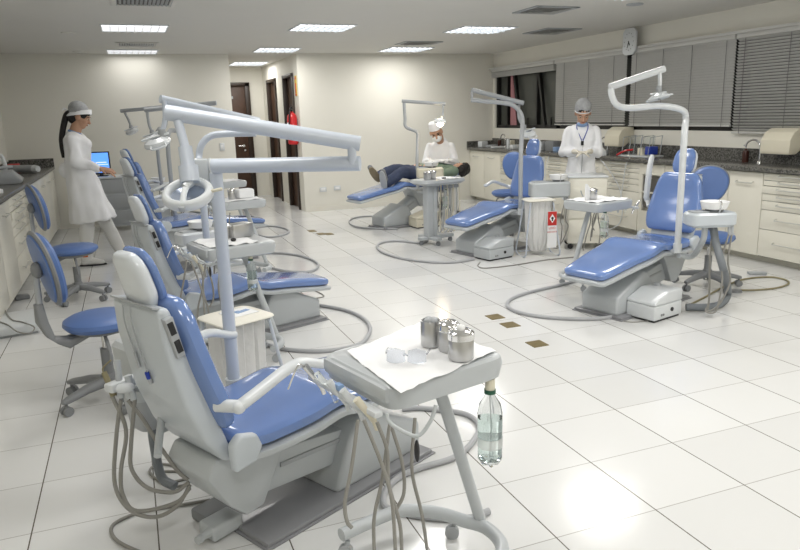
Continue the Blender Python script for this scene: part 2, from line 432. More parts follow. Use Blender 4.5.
luminaire(3.92, 4.60, 10.3, 10.95, 'bright ceiling light near the back right wall', 26)
luminaire(-.12, .54, 8.18, 8.75, 'dimmer bluish ceiling light over the left chairs, between the two air vents', 8)
luminaire(-.12, .55, 10.95, 11.5, 'dimmer bluish ceiling light nearest the back left wall', 5)
# those behind or above the camera (outside the frame) light the foreground
OUTL = [(2.24, 5.4, 34), (4.25, 5.4, 30), (2.24, 2.7, 36), (4.25, 2.7, 36), (.2, 2.7, 20), (.2, 5.4, 17), (2.24, .2, 34), (4.25, .2, 34), (.2, .2, 30)]
for x, y, p in OUTL:
    luminaire(x-.32, x+.32, y-.3, y+.3, 'recessed fluorescent ceiling light overhead, outside the photographed view', p, 'ceiling lights above the camera')
def vent(x0, x1, y0, y1, label, n=9, ring=False):
    t = thing('ceiling_vent', label, 'vent', ((x0+x1)/2, (y0+y1)/2, CZ)); w, l = x1-x0, y1-y0
    f = MB()
    for sx in (-1, 1): f.box((sx*w/2, 0, -.006), (.05, l+.05, .012), bev=.003)
    for sy in (-1, 1): f.box((0, sy*l/2, -.006), (w, .05, .012), bev=.003)
    f.build('frame', greyl if ring else ceilm, t)
    MB().box((0, 0, -.001), (w, l, .002)).build('backing', black if not ring else greyp, t)
    s = MB()
    if ring:
        for k in range(1, 5):
            q = k/5.
            for sx in (-1, 1): s.box((sx*w/2*q, 0, -.008-.004*(5-k)), (.02, l*q, .005), ry=.5*sx)
            for sy in (-1, 1): s.box((0, sy*l/2*q, -.008-.004*(5-k)), (w*q, .02, .005), rx=-.5*sy)
        s.box((0, 0, -.03), (.06, .06, .004))
    else:
        for i in range(n): s.box((-w/2+w*(i+.5)/n, 0, -.008), (.022, l-.05, .003), ry=.6)
    s.build('blades', ventm if ring else greyl, t)
vent(.02, .50, 6.4, 6.85, 'large square air vent at the top edge of the picture', 14)
vent(.02, .50, 9.95, 10.4, 'slim air vent between the two left ceiling lights', 16)
vent(3.92, 4.38, 6.25, 6.68, 'square air diffuser, nearest of those on the right', ring=True)
vent(5.08, 5.55, 7.85, 8.4, 'square air diffuser nearest the blinds', ring=True)
vent(3.83, 4.36, 9.5, 9.9, 'square air diffuser between the two bright lights on the right', ring=True)
for x, y, lb in ((-.48, 8.98, 'round ceiling speaker cover at upper left, nearer one'), (-.5, 11.2, 'round ceiling speaker cover close to the back left wall'), (4.86, 5.96, 'round ceiling speaker cover at upper right'), (4.7, 8.45, 'small round ceiling cover beside the bright right light')):
    tag(MB().lathe([(.001, 0), (.085, 0), (.08, -.012), (.001, -.016)], (x, y, CZ), 24).build('ceiling_speaker', ceilm if x < 4.8 else greyl), lb, 'ceiling speaker')

# ------------------------------------------------------------ wall bits
ex = thing('fire_extinguisher', 'red fire extinguisher hanging on the wall beside the corridor doorways', 'fire extinguisher', (CX1-.09, 11.60, 1.12))
MB().lathe([(.001, 0), (.07, 0), (.085, .02), (.085, .42), (.07, .48), (.03, .52), (.02, .54), (.001, .54)]).build('cylinder', red, ex)
MB().box((.083, 0, .36), (.014, .06, .12), bev=.003).build('wall_bracket', greyp, ex)
MB().cyl((0, 0, .53), (0, 0, .6), .022).box((-.02, -.03, .6), (.03, .12, .02), bev=.005).box((-.02, -.03, .635), (.02, .12, .012), ry=.0, bev=.004).build('valve', black, ex)
MB().tube([(0, -.02, .57), (-.05, -.09, .56), (-.07, -.1, .4), (-.08, -.09, .15)], .012).build('discharge_hose', black, ex)
MB().box((-.078, -.03, .30), (.02, .07, .12), bev=.003).build('instruction_label', paper, ex)
sg = MB().box((CX1-.005, 11.55, 2.06), (.008, .12, .32)).build('extinguisher_sign', yellow); tag(sg, 'narrow yellow and red sign above the fire extinguisher', 'sign')
o = MB().box((CX1-.011, 11.55, 2.03), (.006, .05, .15)).box((CX1-.011, 11.55, 1.925), (.006, .09, .03)).box((CX1-.011, 11.55, 2.18), (.006, .09, .03)); o = link('sign_print', o.mesh(), red); o.location -= sg.location; o.parent = sg
def outlet(p, ax, label, w=.12, h=.08):
    q = gp(300, 300)
    x, y, z = p
    d = (w, .012, h) if ax == 'y' else (.012, w, h)
    o = MB().box(p, d, bev=.004).build('wall_outlet' if h < .1 else 'wall_switch', shellw if h < .1 else shellw); tag(o, label, 'outlet' if h < .1 else 'switch')
    i = link('socket_face', MB().box((x, y-.007, z), (w*.6, .006, h*.5), bev=.002).mesh(), paper); i.location -= o.location; i.parent = o
outlet((3.0, YB-.007, .36), 'y', 'left one of two white wall sockets beside the corner, right of the corridor')
outlet((3.25, YB-.007, .37), 'y', 'right one of two white wall sockets, right of the corridor corner')
outlet((1.42, YBL-.007, 1.13), 'y', 'white light switch on the wall left of the corridor', .075, .12)

# brass floor plates
for i, (u, v, l) in enumerate(((495, 317, 'brass floor plate farthest of the three near the middle of the room'), (510, 325, 'middle one of the three brass floor plates'), (537, 344, 'brass floor plate nearest the camera'), (312, 231, 'small brass floor plate left of its two neighbours, before the far wall'), (321, 234, 'small brass floor plate at the middle, before the far wall'), (329, 234, 'small brass floor plate right of its two neighbours, before the far wall'))):
    p = gp(u, v); o = MB().box((p.x, p.y, .002), (.115 if i < 3 else .10, .12 if i < 3 else .16, .004)).build('floor_plate', brass); tag(o, l, 'floor plate')
# ------------------------------------------------------------ cabinets
CF = 5.765; CT = .95
def handle(x, y, z, L, s, par):
    h = MB()
    h.tube([(x, y-L/2, z+.012), (x-s*.03, y-L/2, z+.006), (x-s*.03, y-L/2, z-.006)], .004, 6, 0)
    h.tube([(x, y+L/2, z+.012), (x-s*.03, y+L/2, z+.006), (x-s*.03, y+L/2, z-.006)], .004, 6, 0)
    h.tube([(x-s*.03, y-L/2, z), (x-s*.03, y+L/2, z)], .006, 8, 0)
    h.build('handle', handlem, par, True)
def cabinet(y0, y1, kind, label, s=1, xf=None, depth=.46, edges=None):
    "s=1: on the right wall, fronts face -x"
    xf = CF if xf is None else xf
    t = thing('base_cabinet', label, 'cabinet', (xf+s*depth/2, (y0+y1)/2, 0), 0)
    y = (y0+y1)/2; w = y1-y0
    MB().box((xf+s*(depth/2+.02), y, .5), (depth-.04, w-.004, .84)).box((xf+s*(depth/2+.06), y, .05), (depth-.12, w, .1)).build('carcass', cabm if kind != 'niche' else cabm, t, True)
    if kind == 'door' or kind == 'doors':
        n = 1 if kind == 'door' else 2
        for i in range(n):
            a = y0+w*i/n; b = y0+w*(i+1)/n
            d = MB().box((xf+s*.009, (a+b)/2, .485), (.018, b-a-.006, .82), bev=.002).build('door', cabm, t, True)
            handle(xf, (a+b)/2, .79, min(.2, (b-a)*.6), s, d)
    elif kind == 'drawers':
        ed = edges or [.9, .826, .774, .70, .628, .54, .346, .075]
        for a, b in zip(ed, ed[1:]):
            off = .0 if random.random() < .6 else .012
            d = MB().box((xf+s*.009-s*off, y, (a+b)/2), (.018, w-.006, a-b-.005), bev=.002).build('drawer', cabm, t, True)
            handle(xf-s*off, y, (a+b)/2+.008, w*.5, s, d)
        g = MB().box((xf+s*.02, y, .485), (.01, w-.002, .83)).build('shade_panel', cab_shade, t, True)  # dark sheet that paints the shade in the gaps between drawers
    elif kind == 'niche':
        MB().box((xf+s*.012, y, .56), (.02, w-.14, .38)).build('shade_panel', cab_shade, t, True)  # flat dark slab, the shade of the open niche put into its colour
        MB().box((xf+s*.0, y, .56), (.04, w-.08, .016)).build('shelf', cabm, t, True)
        MB().box((xf+s*.006, y0+.03, .485), (.022, .06, .83)).box((xf+s*.006, y1-.03, .485), (.022, .06, .83)).box((xf+s*.006, y, .83), (.022, w-.122, .12)).box((xf+s*.006, y, .2), (.022, w-.122, .26)).build('face_frame', cabm, t, True)
    return t
R_UNITS = [(4.3, 5.06, 'drawers', 'white drawer cabinet at the right edge of the picture, seven drawers'),
 (5.06, 5.48, 'door', 'white single door cabinet beside the drawers, below the sink tap at far right'),
 (5.48, 6.42, 'doors', 'white double door cabinet hidden partly by the nearest right chair'),
 (6.42, 6.84, 'niche', 'white cabinet with a dark open shelf niche'),
 (6.84, 7.55, 'drawers', 'white drawer cabinet below the dish rack'),
 (7.55, 8.35, 'doors', 'white double door cabinet behind the woman with folded hands'),
 (8.35, 8.92, 'drawers', 'white drawer cabinet left of the standing woman at the right counter'),
 (8.92, 9.95, 'doors', 'white double door cabinet behind the middle right chair'),
 (9.95, 10.28, 'drawers', 'narrow white drawer cabinet near the far end of the right counter'),
 (10.28, 10.84, 'door', 'white single door cabinet, second from the back wall'),
 (10.84, 11.39, 'door', 'white single door cabinet against the back wall')]
for a in R_UNITS: cabinet(*a)
cabinet(2.9, 4.3, 'doors', 'white double door cabinet just beyond the right picture edge')
ct = thing('countertop', 'long dark grey granite worktop along the window wall', 'countertop', (5.98, 7.1, CT))
MB().box((5.975, 7.15, CT-.02), (.54, 8.48, .04), bev=.004).build('slab', gran, ct, True)
MB().box((XR-.012, 7.15, CT+.07), (.022, 8.48, .14)).build('backsplash', gran, ct, True)
MB().box((5.98, YB-.012, CT+.05), (.54, .022, .10)).build('backsplash', gran, ct, True)

LX = -1.07
for y0, y1, k, lb in ((3.2, 4.6, 'doors', 'white double door cabinet on the left wall, outside the picture edge'),
    (4.6, 5.8, 'doors', 'white double door cabinet at the left edge, nearest the camera'),
    (5.8, 7.2, 'doors', 'white double door cabinet on the left behind the nearest stool back'),
    (7.2, 8.0, 'drawers', 'white cabinet with stepped drawers on the left wall, nearer one'),
    (8.0, 8.8, 'drawers', 'white cabinet with stepped drawers on the left wall, farther one'),
    (8.8, 10.2, 'doors', 'white double door cabinet on the left wall behind the farther stool'),
    (10.2, 11.56, 'doors', 'white double door cabinet on the left in the back corner')):
    cabinet(y0, y1, k, lb, s=-1, xf=LX, depth=.54)
ct = thing('countertop', 'dark grey granite worktop along the left wall', 'countertop', (-1.35, 7.4, CT))
MB().box((-1.345, 7.4, CT-.02), (.59, 8.38, .04), bev=.004).build('slab', gran, ct, True)
MB().box((XL+.012, 7.4, CT+.05), (.022, 8.38, .10)).build('backsplash', gran, ct, True)
MB().box((-1.345, YBL-.012, CT+.06), (.59, .022, .12)).build('backsplash', gran, ct, True)

# taps
def tap(x, y, label, s=.16, hgt=.22):
    t = thing('sink_tap', label, 'tap', (x, y, CT)); MB().lathe([(.001, 0), (.025, 0), (.022, .02), (.012, .03), (.001, .03)]).build('flange', chrome, t)
    MB().tube([(0, 0, 0), (0, 0, hgt*.6), (0, s*.15, hgt*.9), (0, s*.5, hgt), (0, s*.88, hgt*.88), (0, s, hgt*.68)], .010, 10).build('spout', chrome, t)
tap(6.13, 10.75, 'chrome arched tap near the far corner of the right counter')
tap(6.13, 7.95, 'chrome arched tap right of the standing woman')
tap(6.13, 5.45, 'chrome arched tap beside the brown soap bottle', .19, .24)
bo = thing('soap_bottle', 'dark brown soap bottle beside the tap at far right', 'bottle', (6.16, 5.66, CT))
MB().lathe([(.001, 0), (.032, 0), (.034, .01), (.034, .10), (.028, .125), (.013, .13), (.012, .145), (.001, .145)]).build('body', brownb, bo)
MB().cyl((0, 0, .14), (0, 0, .175), .006).box((-.012, 0, .178), (.045, .012, .012), bev=.003).build('pump', greyl, bo)
# towel dispensers: fixed to the wall above the tap
def dispenser(y, label, L=.30):
    t = thing('towel_dispenser', label, 'towel dispenser', (XR, y, 1.06))
    prof = [(0, .02), (0, .25), (-.12, .25), (-.19, .215), (-.235, .14), (-.24, .03), (-.235, .0), (-.14, .0), (-.05, .06)]
    MB().prism(prof, -L/2, L/2, .008).build('cover', cream, t)
    MB().box((-.18, 0, .002), (.10, L*.8, .006)).build('slot', greyp, t)
dispenser(7.72, 'cream paper towel dispenser right of the standing woman')
dispenser(5.18, 'cream paper towel dispenser at the right edge of the picture', .34)

# clutter on the right counter
def can(p, r, h, m, name, label, cat, group=None, lid=None):
    t = thing(name, label, cat, p, 0, group)
    MB().lathe([(.001, 0), (r*.96, 0), (r, .004), (r, h-.006), (r*.97, h), (.001, h)]).build('body', m, t)
    if lid: MB().lathe([(.001, h), (r*1.05, h), (r*1.05, h+lid), (r*.8, h+lid+.008), (.001, h+lid+.01)]).build('lid', m, t)
    return t
rk = thing('dish_rack', 'pale rack of upright clear trays on the right counter behind the chair', 'dish rack', (6.02, 7.15, CT), .1)
MB().box((0, 0, .012), (.28, .5, .02), bev=.004).build('base', shellw, rk)
fr = MB()
for y in (-.22, -.08, .1, .22): fr.tube([(-.1, y, .02), (-.1, y-.03, .24), (.1, y-.03, .26), (.1, y, .02)], .006, 6, 0)
fr.build('wire_frame', greyl, rk)
for y, c in ((-.13, lightblue), (.12, lightblue)): MB().box((0, y, .15), (.2, .008, .22), rx=.12, bev=.003).build('divider_panel', ply, rk)
tag(MB().box((6.0, 6.93, CT+.06+.024), (.12, .10, .10), bev=.01).build('storage_box', bluecap), 'small dark blue box in the dish rack', 'box')
tag(MB().box((5.98, 7.06, CT+.024+.045), (.10, .09, .09), bev=.01).build('storage_box', cream), 'small cream box in the dish rack', 'box')
tag(MB().prism([(0, 0), (.22, 0), (.18, .1), (.04, .06)], -.06, .06, .008, M=Matrix.Translation((5.80, 7.62, CT)) @ Matrix.Rotation(1.2, 4, 'Z')).build('curing_unit', shellw), 'white desktop device left of the red pen on the right counter', 'device')
tag(MB().tube([(5.84, 7.38, CT+.02), (5.88, 7.27, CT+.075), (5.93, 7.18, CT+.09)], .012, 8).build('marker_pen', red), 'red handled tool leaning on the dish rack', 'tool')
tag(MB().box((5.95, 7.93, CT+.03), (.22, .2, .06), rz=.2, bev=.01).build('plastic_tray', shellw), 'white shallow tray beside the tap right of the standing woman', 'tray')
for i, (x, y, sz, m, nm, lb, ct_) in enumerate(((5.93, 11.2, (.14, .12, .10), shellw, 'tissue_pack', 'crumpled white pack at the far end of the right counter', 'pack'),
    (6.0, 10.98, (.2, .16, .04), greyl, 'instrument_tray', 'grey instrument tray beside the white pack on the right counter', 'tray'),
    (5.9, 10.6, (.22, .14, .03), shellw, 'instrument_tray', 'white instrument tray left of the far tap', 'tray'),
    (6.05, 10.4, (.09, .08, .13), cream, 'storage_box', 'cream upright box right of the far tap', 'box'),
    (5.95, 10.1, (.16, .12, .07), shellw, 'storage_box', 'white box on the right counter behind the stool back', 'box'),
    (6.0, 9.4, (.15, .18, .13), greyl, 'storage_box', 'grey box on the counter right of the middle chair headrest', 'box'),
    (6.02, 9.12, (.14, .18, .15), greyp, 'storage_box', 'dark grey box on the counter right of the middle chair headrest', 'box'),
    (5.96, 8.9, (.1, .12, .07), lightblue, 'storage_box', 'small blue box on the counter left of the standing woman', 'box'))):
    tag(MB().box((x, y, CT+sz[2]/2), sz, rz=random.uniform(-.3, .3), bev=.012).build(nm, m), lb, ct_)
can((6.1, 10.9, CT), .03, .12, brownb, 'bottle', 'small dark bottle beside the far tap', 'bottle')
can((5.92, 10.28, CT), .028, .14, shellw, 'bottle', 'small white bottle on the far part of the right counter', 'bottle', lid=.01)
tag(MB().tube([(5.735, 7.7, CT+.01), (5.73, 7.5, CT-.08), (5.74, 7.2, CT-.35), (5.74, 7.1, CT-.62), (5.74, 7.15, .12), (5.7, 7.3, .02)], .006, 6).build('cable', shellw), 'thin white cable hanging down the drawer front below the dish rack', 'cable')
tag(MB().tube([(5.735, 7.0, CT+.01), (5.72, 7.05, CT-.1), (5.735, 7.1, CT-.3), (5.735, 7.14, CT-.5), (5.73, 7.17, .3)], .006, 6).build('cable', shellw), 'second white cable hanging beside the niche cabinet', 'cable')
tag(MB().tube([(5.735, 8.75, CT+.01), (5.71, 8.8, .75), (5.72, 8.84, .5), (5.73, 8.8, .35)], .006, 6).build('cable', shellw), 'white cable hanging from the counter left of the standing woman', 'cable')

# clutter on the left counter
MB_ = lambda: MB()
t = thing('desktop_compressor', 'pale grey desktop machine with a flap on the left counter', 'device', (-1.3, 8.6, CT), .1)
MB().prism([(-.2, 0), (.17, 0), (.20, .03), (.10, .13), (-.2, .14)], -.22, .22, .01).build('body', greyl, t)
MB().cyl((-.18, -.18, .16), (.1, .1, .17), .016).lathe([(.001, 0), (.035, 0), (.035, .04), (.001, .04)], (-.1, -.1, .14)).build('lever', greyl, t)
t = thing('cylinder_vessel', 'pale blue-grey horizontal cylinder with white end cap on the left counter', 'container', (-1.3, 10.2, CT))
MB().cyl((-.25, .3, .055), (.14, -.05, .055), .05).build('body', lightblue if False else greyl, t); MB().cyl((.14, -.05, .055), (.19, -.095, .055), .051, .04).build('end_cap', shellw, t)
tag(MB().box((-1.45, 10.6, CT+.06), (.14, .12, .10), bev=.01).build('storage_box', redsign), 'dark red box behind the cylinder on the left counter', 'box')
tag(MB().box((-1.42, 7.75, CT+.075), (.28, .2, .14), bev=.015).build('storage_box', shellw), 'white box at the left picture edge on the counter', 'box')
t = thing('arched_lamp', 'white arched desk device at the left picture edge', 'device', (-1.45, 9.1, CT))
MB().tube([(0, 0, 0), (0, 0, .18), (.03, 0, .26), (.09, 0, .28), (.12, -.02, .2), (.12, -.02, .12)], .022, 10).build('arm', shellw, t); MB().lathe([(.001, 0), (.06, 0), (.05, .02), (.001, .02)]).build('base', shellw, t)
for i, (x, y) in enumerate(((-1.2, 7.3), (-1.24, 7.05))): tag(MB().box((x, y, CT+.02), (.15, .1, .04), rz=.4+i, bev=.006).build('paper_stack', paper), ('stack of white papers on the left counter edge', 'pale stack of papers nearest the camera on the left counter')[i], 'papers')
# ------------------------------------------------------------ dental chair
def dental_chair(C, h, label, zs=.49, zf=.44, Lf=1.15, sh=0, A=72, far_up=False, near=True, detail=True, mts=None, hs=.60):
    t = thing('dental_chair', label, 'dental chair', (C[0], C[1], 0), rad(h), 'dental chairs with blue upholstery')
    jx = -.60+sh
    ca, sa = math.cos(rad(A)), math.sin(rad(A))
    def Bk(s, q): return (jx - s*ca - q*sa, zs + s*sa - q*ca)   # s up the back, q rearwards
    Bf = lambda s, q, y=0: V((Bk(s, q)[0], y, Bk(s, q)[1]))
    MB().box((0, 0, .014), (.96, .44, .024), bev=.01).box((0, 0, .004), (.98, .46, .008), bev=.003).build('base_plate', steelp, t)
    MB().prism([(-.08, .02), (.0, .22), (.06, .30), (.13, .315), (.46, .16), (.46, .02)], -.165, .165, .022, 3).build('base_housing', shellm, t)
    # lift arm
    gx, gz = jx+.12, zs-.30
    MB().prism([(.16, .10), (.16, .24), (gx+.02, gz+.13), (gx-.06, gz+.07), (gx-.06, gz), (gx, gz-.04)], -.10, .10, .015).build('lift_arm', shellm, t)
    MB().box(((gx+.08)/2+.05, 0, (gz+.3)/2-.02+.0), (abs(gx-.05)*.7, .215, .02), ry=math.atan2(gz-.16, -(gx-.1)) , bev=.004).build('arm_cover', greyl, t)
    MB().prism([(jx-.04, zs-.10), (jx+.32, zs-.10), (jx+.26, zs-.16), (jx+.15, zs-.36), (jx+.07, zs-.37), (jx-.0, zs-.30), (jx-.08, zs-.16)], -.14, .14, .014).build('seat_bracket', shellm, t)
    # seat + leg rest
    path = [(jx+.01, zs+.005), (jx+.12, zs-.008), (jx+.32, zs), (jx+.47, zs+.018), (jx+.60, zs-.005+.12*(zf-zs)), (jx+.80, zs+(zf-zs)*.42), (jx+Lf, zf)]
    ws = [.225, .245, .255, .255, .245, .225, .185]
    cushion(MB(), path, ws, .07, .045, steps=4).build('seat_cushion', vinyl, t)
    sp = [(x, z-.062) for x, z in path]
    cushion(MB(), sp, [w+.014 for w in ws], .045, .03, steps=4).build('seat_shell', shellm, t)
    for s_ in (-1, 1): MB().prism([(jx-.04, zs-.11), (jx+.05, zs-.10), (jx+.08, zs-.05), (jx+.06, zs+.0), (jx-.01, zs+.02), (jx-.045, zs-.01)], s_*.24-.02, s_*.24+.02, .012, 3).build('hinge_cover', shellc, t)
    # backrest
    cp = [Bk(.515, -.05), Bk(.45, -.04), Bk(.30, -.03), Bk(.16, -.035), Bk(.03, -.04)]
    cushion(MB(), cp, [.165, .19, .225, .235, .215], .075, .045, steps=4).build('backrest_cushion', vinyl, t)
    sh_ = MB().prism([Bk(-.10, .01), Bk(-.09, .05), Bk(.02, .092), Bk(.18, .108), Bk(.40, .095), Bk(.52, .07), Bk(.515, .03), Bk(.3, .022), Bk(.0, .015)], -.182, .182, .018, 3)
    for v in sh_.bm.verts:
        s_ = (v.co.x-jx)*-ca + (v.co.z-zs)*sa; v.co.y *= 1-.16*max(0, min(1, s_/.52))
    shell = sh_.build('backrest_shell', shellc, t)
    if detail:
        MB().prism([Bk(.49, .04), Bk(.35, .045), Bk(.35, .075), Bk(.49, .07)], -.178, -.150, .003).build('switch_panel', greyl, shell)
        for s_ in (.455, .39): MB().prism([Bk(s_+.022, .048), Bk(s_-.022, .048), Bk(s_-.022, .068), Bk(s_+.022, .068)], -.182, -.16, .002).build('rocker_switch', black, shell)
        c = MB()
        MB().tube([Bf(.51, .08, .06), Bf(.45, .096, .06), Bf(.34, .103, .06)], .0025, 6).cyl(Bf(.34, .104, .06), Bf(.28, .108, .06), .005).build('pendant_cord', greyl, shell)
        MB().tube([Bf(.51, .08, .01), Bf(.45, .096, .01), Bf(.27, .110, .01)], .0025, 6).cyl(Bf(.27, .112, .01), Bf(.23, .112, .01), .007).build('pendant_cord', greyl, shell)
        MB().cyl(Bf(.275, .112, .01), Bf(.25, .113, .01), .0075).build('blue_connector', bluecap, shell)
        MB().box(Bf(.519, .06), (.04, .28, .006), ry=rad(90-A)).build('top_seam', greyl, shell)
    # headrest
    hc = (hs, -.0)
    MB().box(Bf(.53, .03), (.05, .07, .10), ry=-rad(90-A), bev=.012).build('headrest_post', greyp, t)
    hcush = cushion(MB(), [Bk(hc[0]+.104, -.012), Bk(hc[0]+.04, -.018), Bk(hc[0]-.04, -.018), Bk(hc[0]-.104, -.012)], [.070, .090, .096, .082], .032, .028, steps=4, e=3.4)
    hcush.build('headrest_cushion', vinyl, t)
    cushion(MB(), [Bk(hc[0]+.103, .014), Bk(hc[0]+.04, .008), Bk(hc[0]-.04, .008), Bk(hc[0]-.102, .016)], [.068, .088, .093, .079], .05, .03, steps=4, e=3.2).build('headrest_shell', headm, t)
    # arms
    for s_ in ((-1, 1) if near else (-1,)):
        y = s_*.285
        if s_ == 1 and far_up == 'both' or s_ == -1 and far_up:
            a0 = Bf(.22, .02, y*.86); MB().loft([(V((jx-.12, y, zs+.24)), V((.022, 0, 0)), V((0, .018, 0))), (V((jx-.10, y, zs+.28)), V((.03, 0, 0)), V((0, .02, 0))), (V((jx-.12, y, zs+.50)), V((.03, 0, 0)), V((0, .02, 0))), (V((jx-.15, y, zs+.62)), V((.026, 0, 0)), V((0, .018, 0))), (V((jx-.155, y, zs+.64)), V((.012, 0, 0)), V((0, .01, 0)))], 16, 2.6).cyl(a0, V((jx-.12, y, zs+.26)), .02).build('armrest', shellw, t)
        else:
            a0 = Bf(.14, .02, s_*.20); zz = zs if A > 40 else zs-.04
            pts = [(jx-.035, y, zs+.135), (jx+.06, y, zs+.165), (jx+.18, y, zs+.205), (jx+.25, y, zs+.212), (jx+.33, y, zs+.183), (jx+.37, y, zs+.175)] if A > 40 else [(jx-.05, y, zs+.1), (jx+.1, y, zs+.16), (jx+.3, y, zs+.15)]
            P = catmull(pts, 4); T, N = frames(P); secs = []
            for i, p in enumerate(P):
                k = min(1, (i+1)/2, (len(P)-i)/2); up = V((-T[i].z, 0, T[i].x)); secs.append((p, V((0, .024*k, 0)), up*.017*k))
            MB().loft(secs, 16, 2.5).cyl(a0, V(pts[0])+V((.02, 0, 0)), .022).ell(V(pts[0])+V((.01, 0, 0)), (.024, .022, .022)).build('armrest', shellw, t)
    def W(x, y, z): return WM[t.name] @ V((x, y, z))
    return t, W
L1, W1 = dental_chair((.65, 2.705), 27, 'large nearest dental chair in the foreground left, seen from behind', zs=.49, zf=.44, Lf=1.13, sh=.03, A=75, hs=.59)
L2, W2 = dental_chair((.79, 5.12), 20, 'second dental chair of the left row, lowered, right behind the nearest one', zs=.42, zf=.32, Lf=1.18, sh=-.02, A=74)
L3, W3 = dental_chair((.73, 7.85), 22, 'third dental chair of the left row, partly hidden by the lamp of the nearest', zs=.55, zf=.44, Lf=1.25)
L4, W4 = dental_chair((.71, 10.0), 24, 'farthest dental chair of the left row, near the computer screen', zs=.56, zf=.46, Lf=1.2)
R1, V1 = dental_chair((3.69, 4.38), 197, 'nearest dental chair of the right row, raised, its foot end pointing left', zs=.515, zf=.385, Lf=1.15, sh=.14, A=73, far_up=True, near=False, hs=.625)
R2, V2 = dental_chair((3.84, 6.98), 197, 'middle dental chair of the right row, empty, with a waste bag stand beside it', zs=.53, zf=.40, Lf=1.12, sh=.10, A=76, near=False, hs=.62)
R3, V3 = dental_chair((3.62, 9.25), 194, 'farthest dental chair of the right row, reclined flat under the lying patient', zs=.62, zf=.49, Lf=1.2, sh=.26, A=4, detail=False)

# ------------------------------------------------------------ operating lights
def lamp_head(parent, c, ax, up, s=1, on=False, stem_to=None):
    "c world centre, ax direction of the light beam"
    ax = V(ax).normalized(); x = V(up); x = (x-ax*x.dot(ax)).normalized(); y = ax.cross(x)
    M = Matrix((x, y, ax)).transposed().to_4x4(); c = V(c)
    hd = MB().lathe([(.045*s, -.035*s), (.088*s, -.012*s), (.098*s, .01*s), (.092*s, .022*s), (.078*s, .012*s), (.070*s, .0), (.040*s, -.02*s)], c, 32, M, close=False)
    hd.bm.verts.ensure_lookup_table()
    o = hd.build('lamp_head', shellw, parent, True)
    MB().lathe([(.001, -.022*s), (.04*s, -.02*s), (.072*s, 0), (.072*s, .004), (.04*s, -.014*s), (.001, -.016*s)], c, 28, M).build('reflector', glowm if on else mirrorm, o, True)
    MB().box((0, 0, -.038*s), (.20*s, .022*s, .016*s), bev=.005, M=Matrix.Translation(c) @ M).build('bracket', shellw, o, True)
    MB().cyl(c+ax*.0-x*0, c+ax*.03*s, .012*s).build('bulb_shield', glowm if on else chrome, o, True)
    if on: MB().ell(c+ax*.03, (.05, .05, .05)).build('glowing_bulb', glowm, o, True)
    for k in (-1, 1):
        MB().tube([c+M.to_3x3() @ V((-.05*s, k*.088*s, 0)), c+M.to_3x3() @ V((-.045*s, k*.13*s, .012*s)), c+M.to_3x3() @ V((.045*s, k*.13*s, .012*s)), c+M.to_3x3() @ V((.05*s, k*.088*s, 0))], .007*s, 8).build('handle', shellw, o, True)
    return o
def ring_lamp(parent, c, ax, stem_end):
    ax = V(ax).normalized(); x = RX-ax*RX.dot(ax); x.normalize(); y = ax.cross(x); M = Matrix((x, y, ax)).transposed().to_4x4(); c = V(c)
    m3 = M.to_3x3(); hd = MB(); R = []
    for j in range(44):
        a = 2*PI*j/44; o = c+m3 @ V((.078*math.cos(a), .078*math.sin(a), 0)); rr = m3 @ V((math.cos(a), math.sin(a), 0))
        R.append([o+rr*.016*math.cos(b)+ax*.022*math.sin(b) for b in [2*PI*k/12 for k in range(12)]])
    R.append(R[0]); hd.rings(R, False); o = hd.build('lamp_head', shellw, parent, True)
    MB().lathe([(.001, .014), (.05, .010), (.074, -.004), (.074, 0), (.05, .014), (.001, .018)], c, 32, M).build('reflector', mirrorm, o, True)
    toc = (EYE-c).normalized(); ys = y if y.dot(toc) > 0 else -y
    MB().tube([stem_end, c-ax*.03+ys*.02, c-ax*.012+ys*.07], .011, 10).build('bracket', shellw, o, True)
    MB().tube([c-ys*.078, c+x*.0-ax*.035, stem_end], .014, 10).build('rear_bracket', shellw, o, True)
    MB().box((0, 0, 0), (.022, .012, .02), bev=.003, M=Matrix.Translation(c+ys*.094) @ M).build('latch', greyl, o, True)
    MB().tube([c+x*.088-ax*.01, c+x*.13-ax*.02], .006, 8, 0).build('handle', cream, o, True)
    return o
def oplight(label, base, pole, r, arm1=None, post=None, arm2=None, stem=None, head=None, ax=(0, 0, -1), up=(1, 0, 0), s=1, on=False, m=tubew, rs=.016):
    t = thing('operating_light', label, 'operating light', base, 0, 'swing arm operating lights')
    MB().tube(pole, r, 18, 5).build('pole', m, t, True)
    MB().cyl(V(pole[0])-V((0, 0, .0)), V(pole[0])+V((0, 0, .07)), r*1.35).build('pole_collar', shellw, t, True)
    if arm1: MB().cyl(arm1[0], arm1[1], r*1.03).ell(arm1[1], (r*.9,)*3).build('arm', m, t, True)
    if post: MB().cyl(post[0], post[1], r*.62).build('joint_post', m, t, True)
    if arm2:
        a, b = V(arm2[0]), V(arm2[1]); d = (b-a).normalized()
        MB().tube([a-d*.004, a, b, b+d*.004], r*1.08, 18, 0).build('spring_arm', m, t, True)
    if stem:
        MB().cyl(stem[-1]+V((0, 0, .025)), stem[-1]-V((0, 0, .03)), .026*s).ell(stem[-1], (.03*s, .024*s, .024*s)).build('knuckle_joint', greyl, t, True)
        MB().tube(stem, rs, 14, 3).build('lamp_stem', m, t, True)
    if head: lamp_head(t, head, ax, up, s, on)
    return t
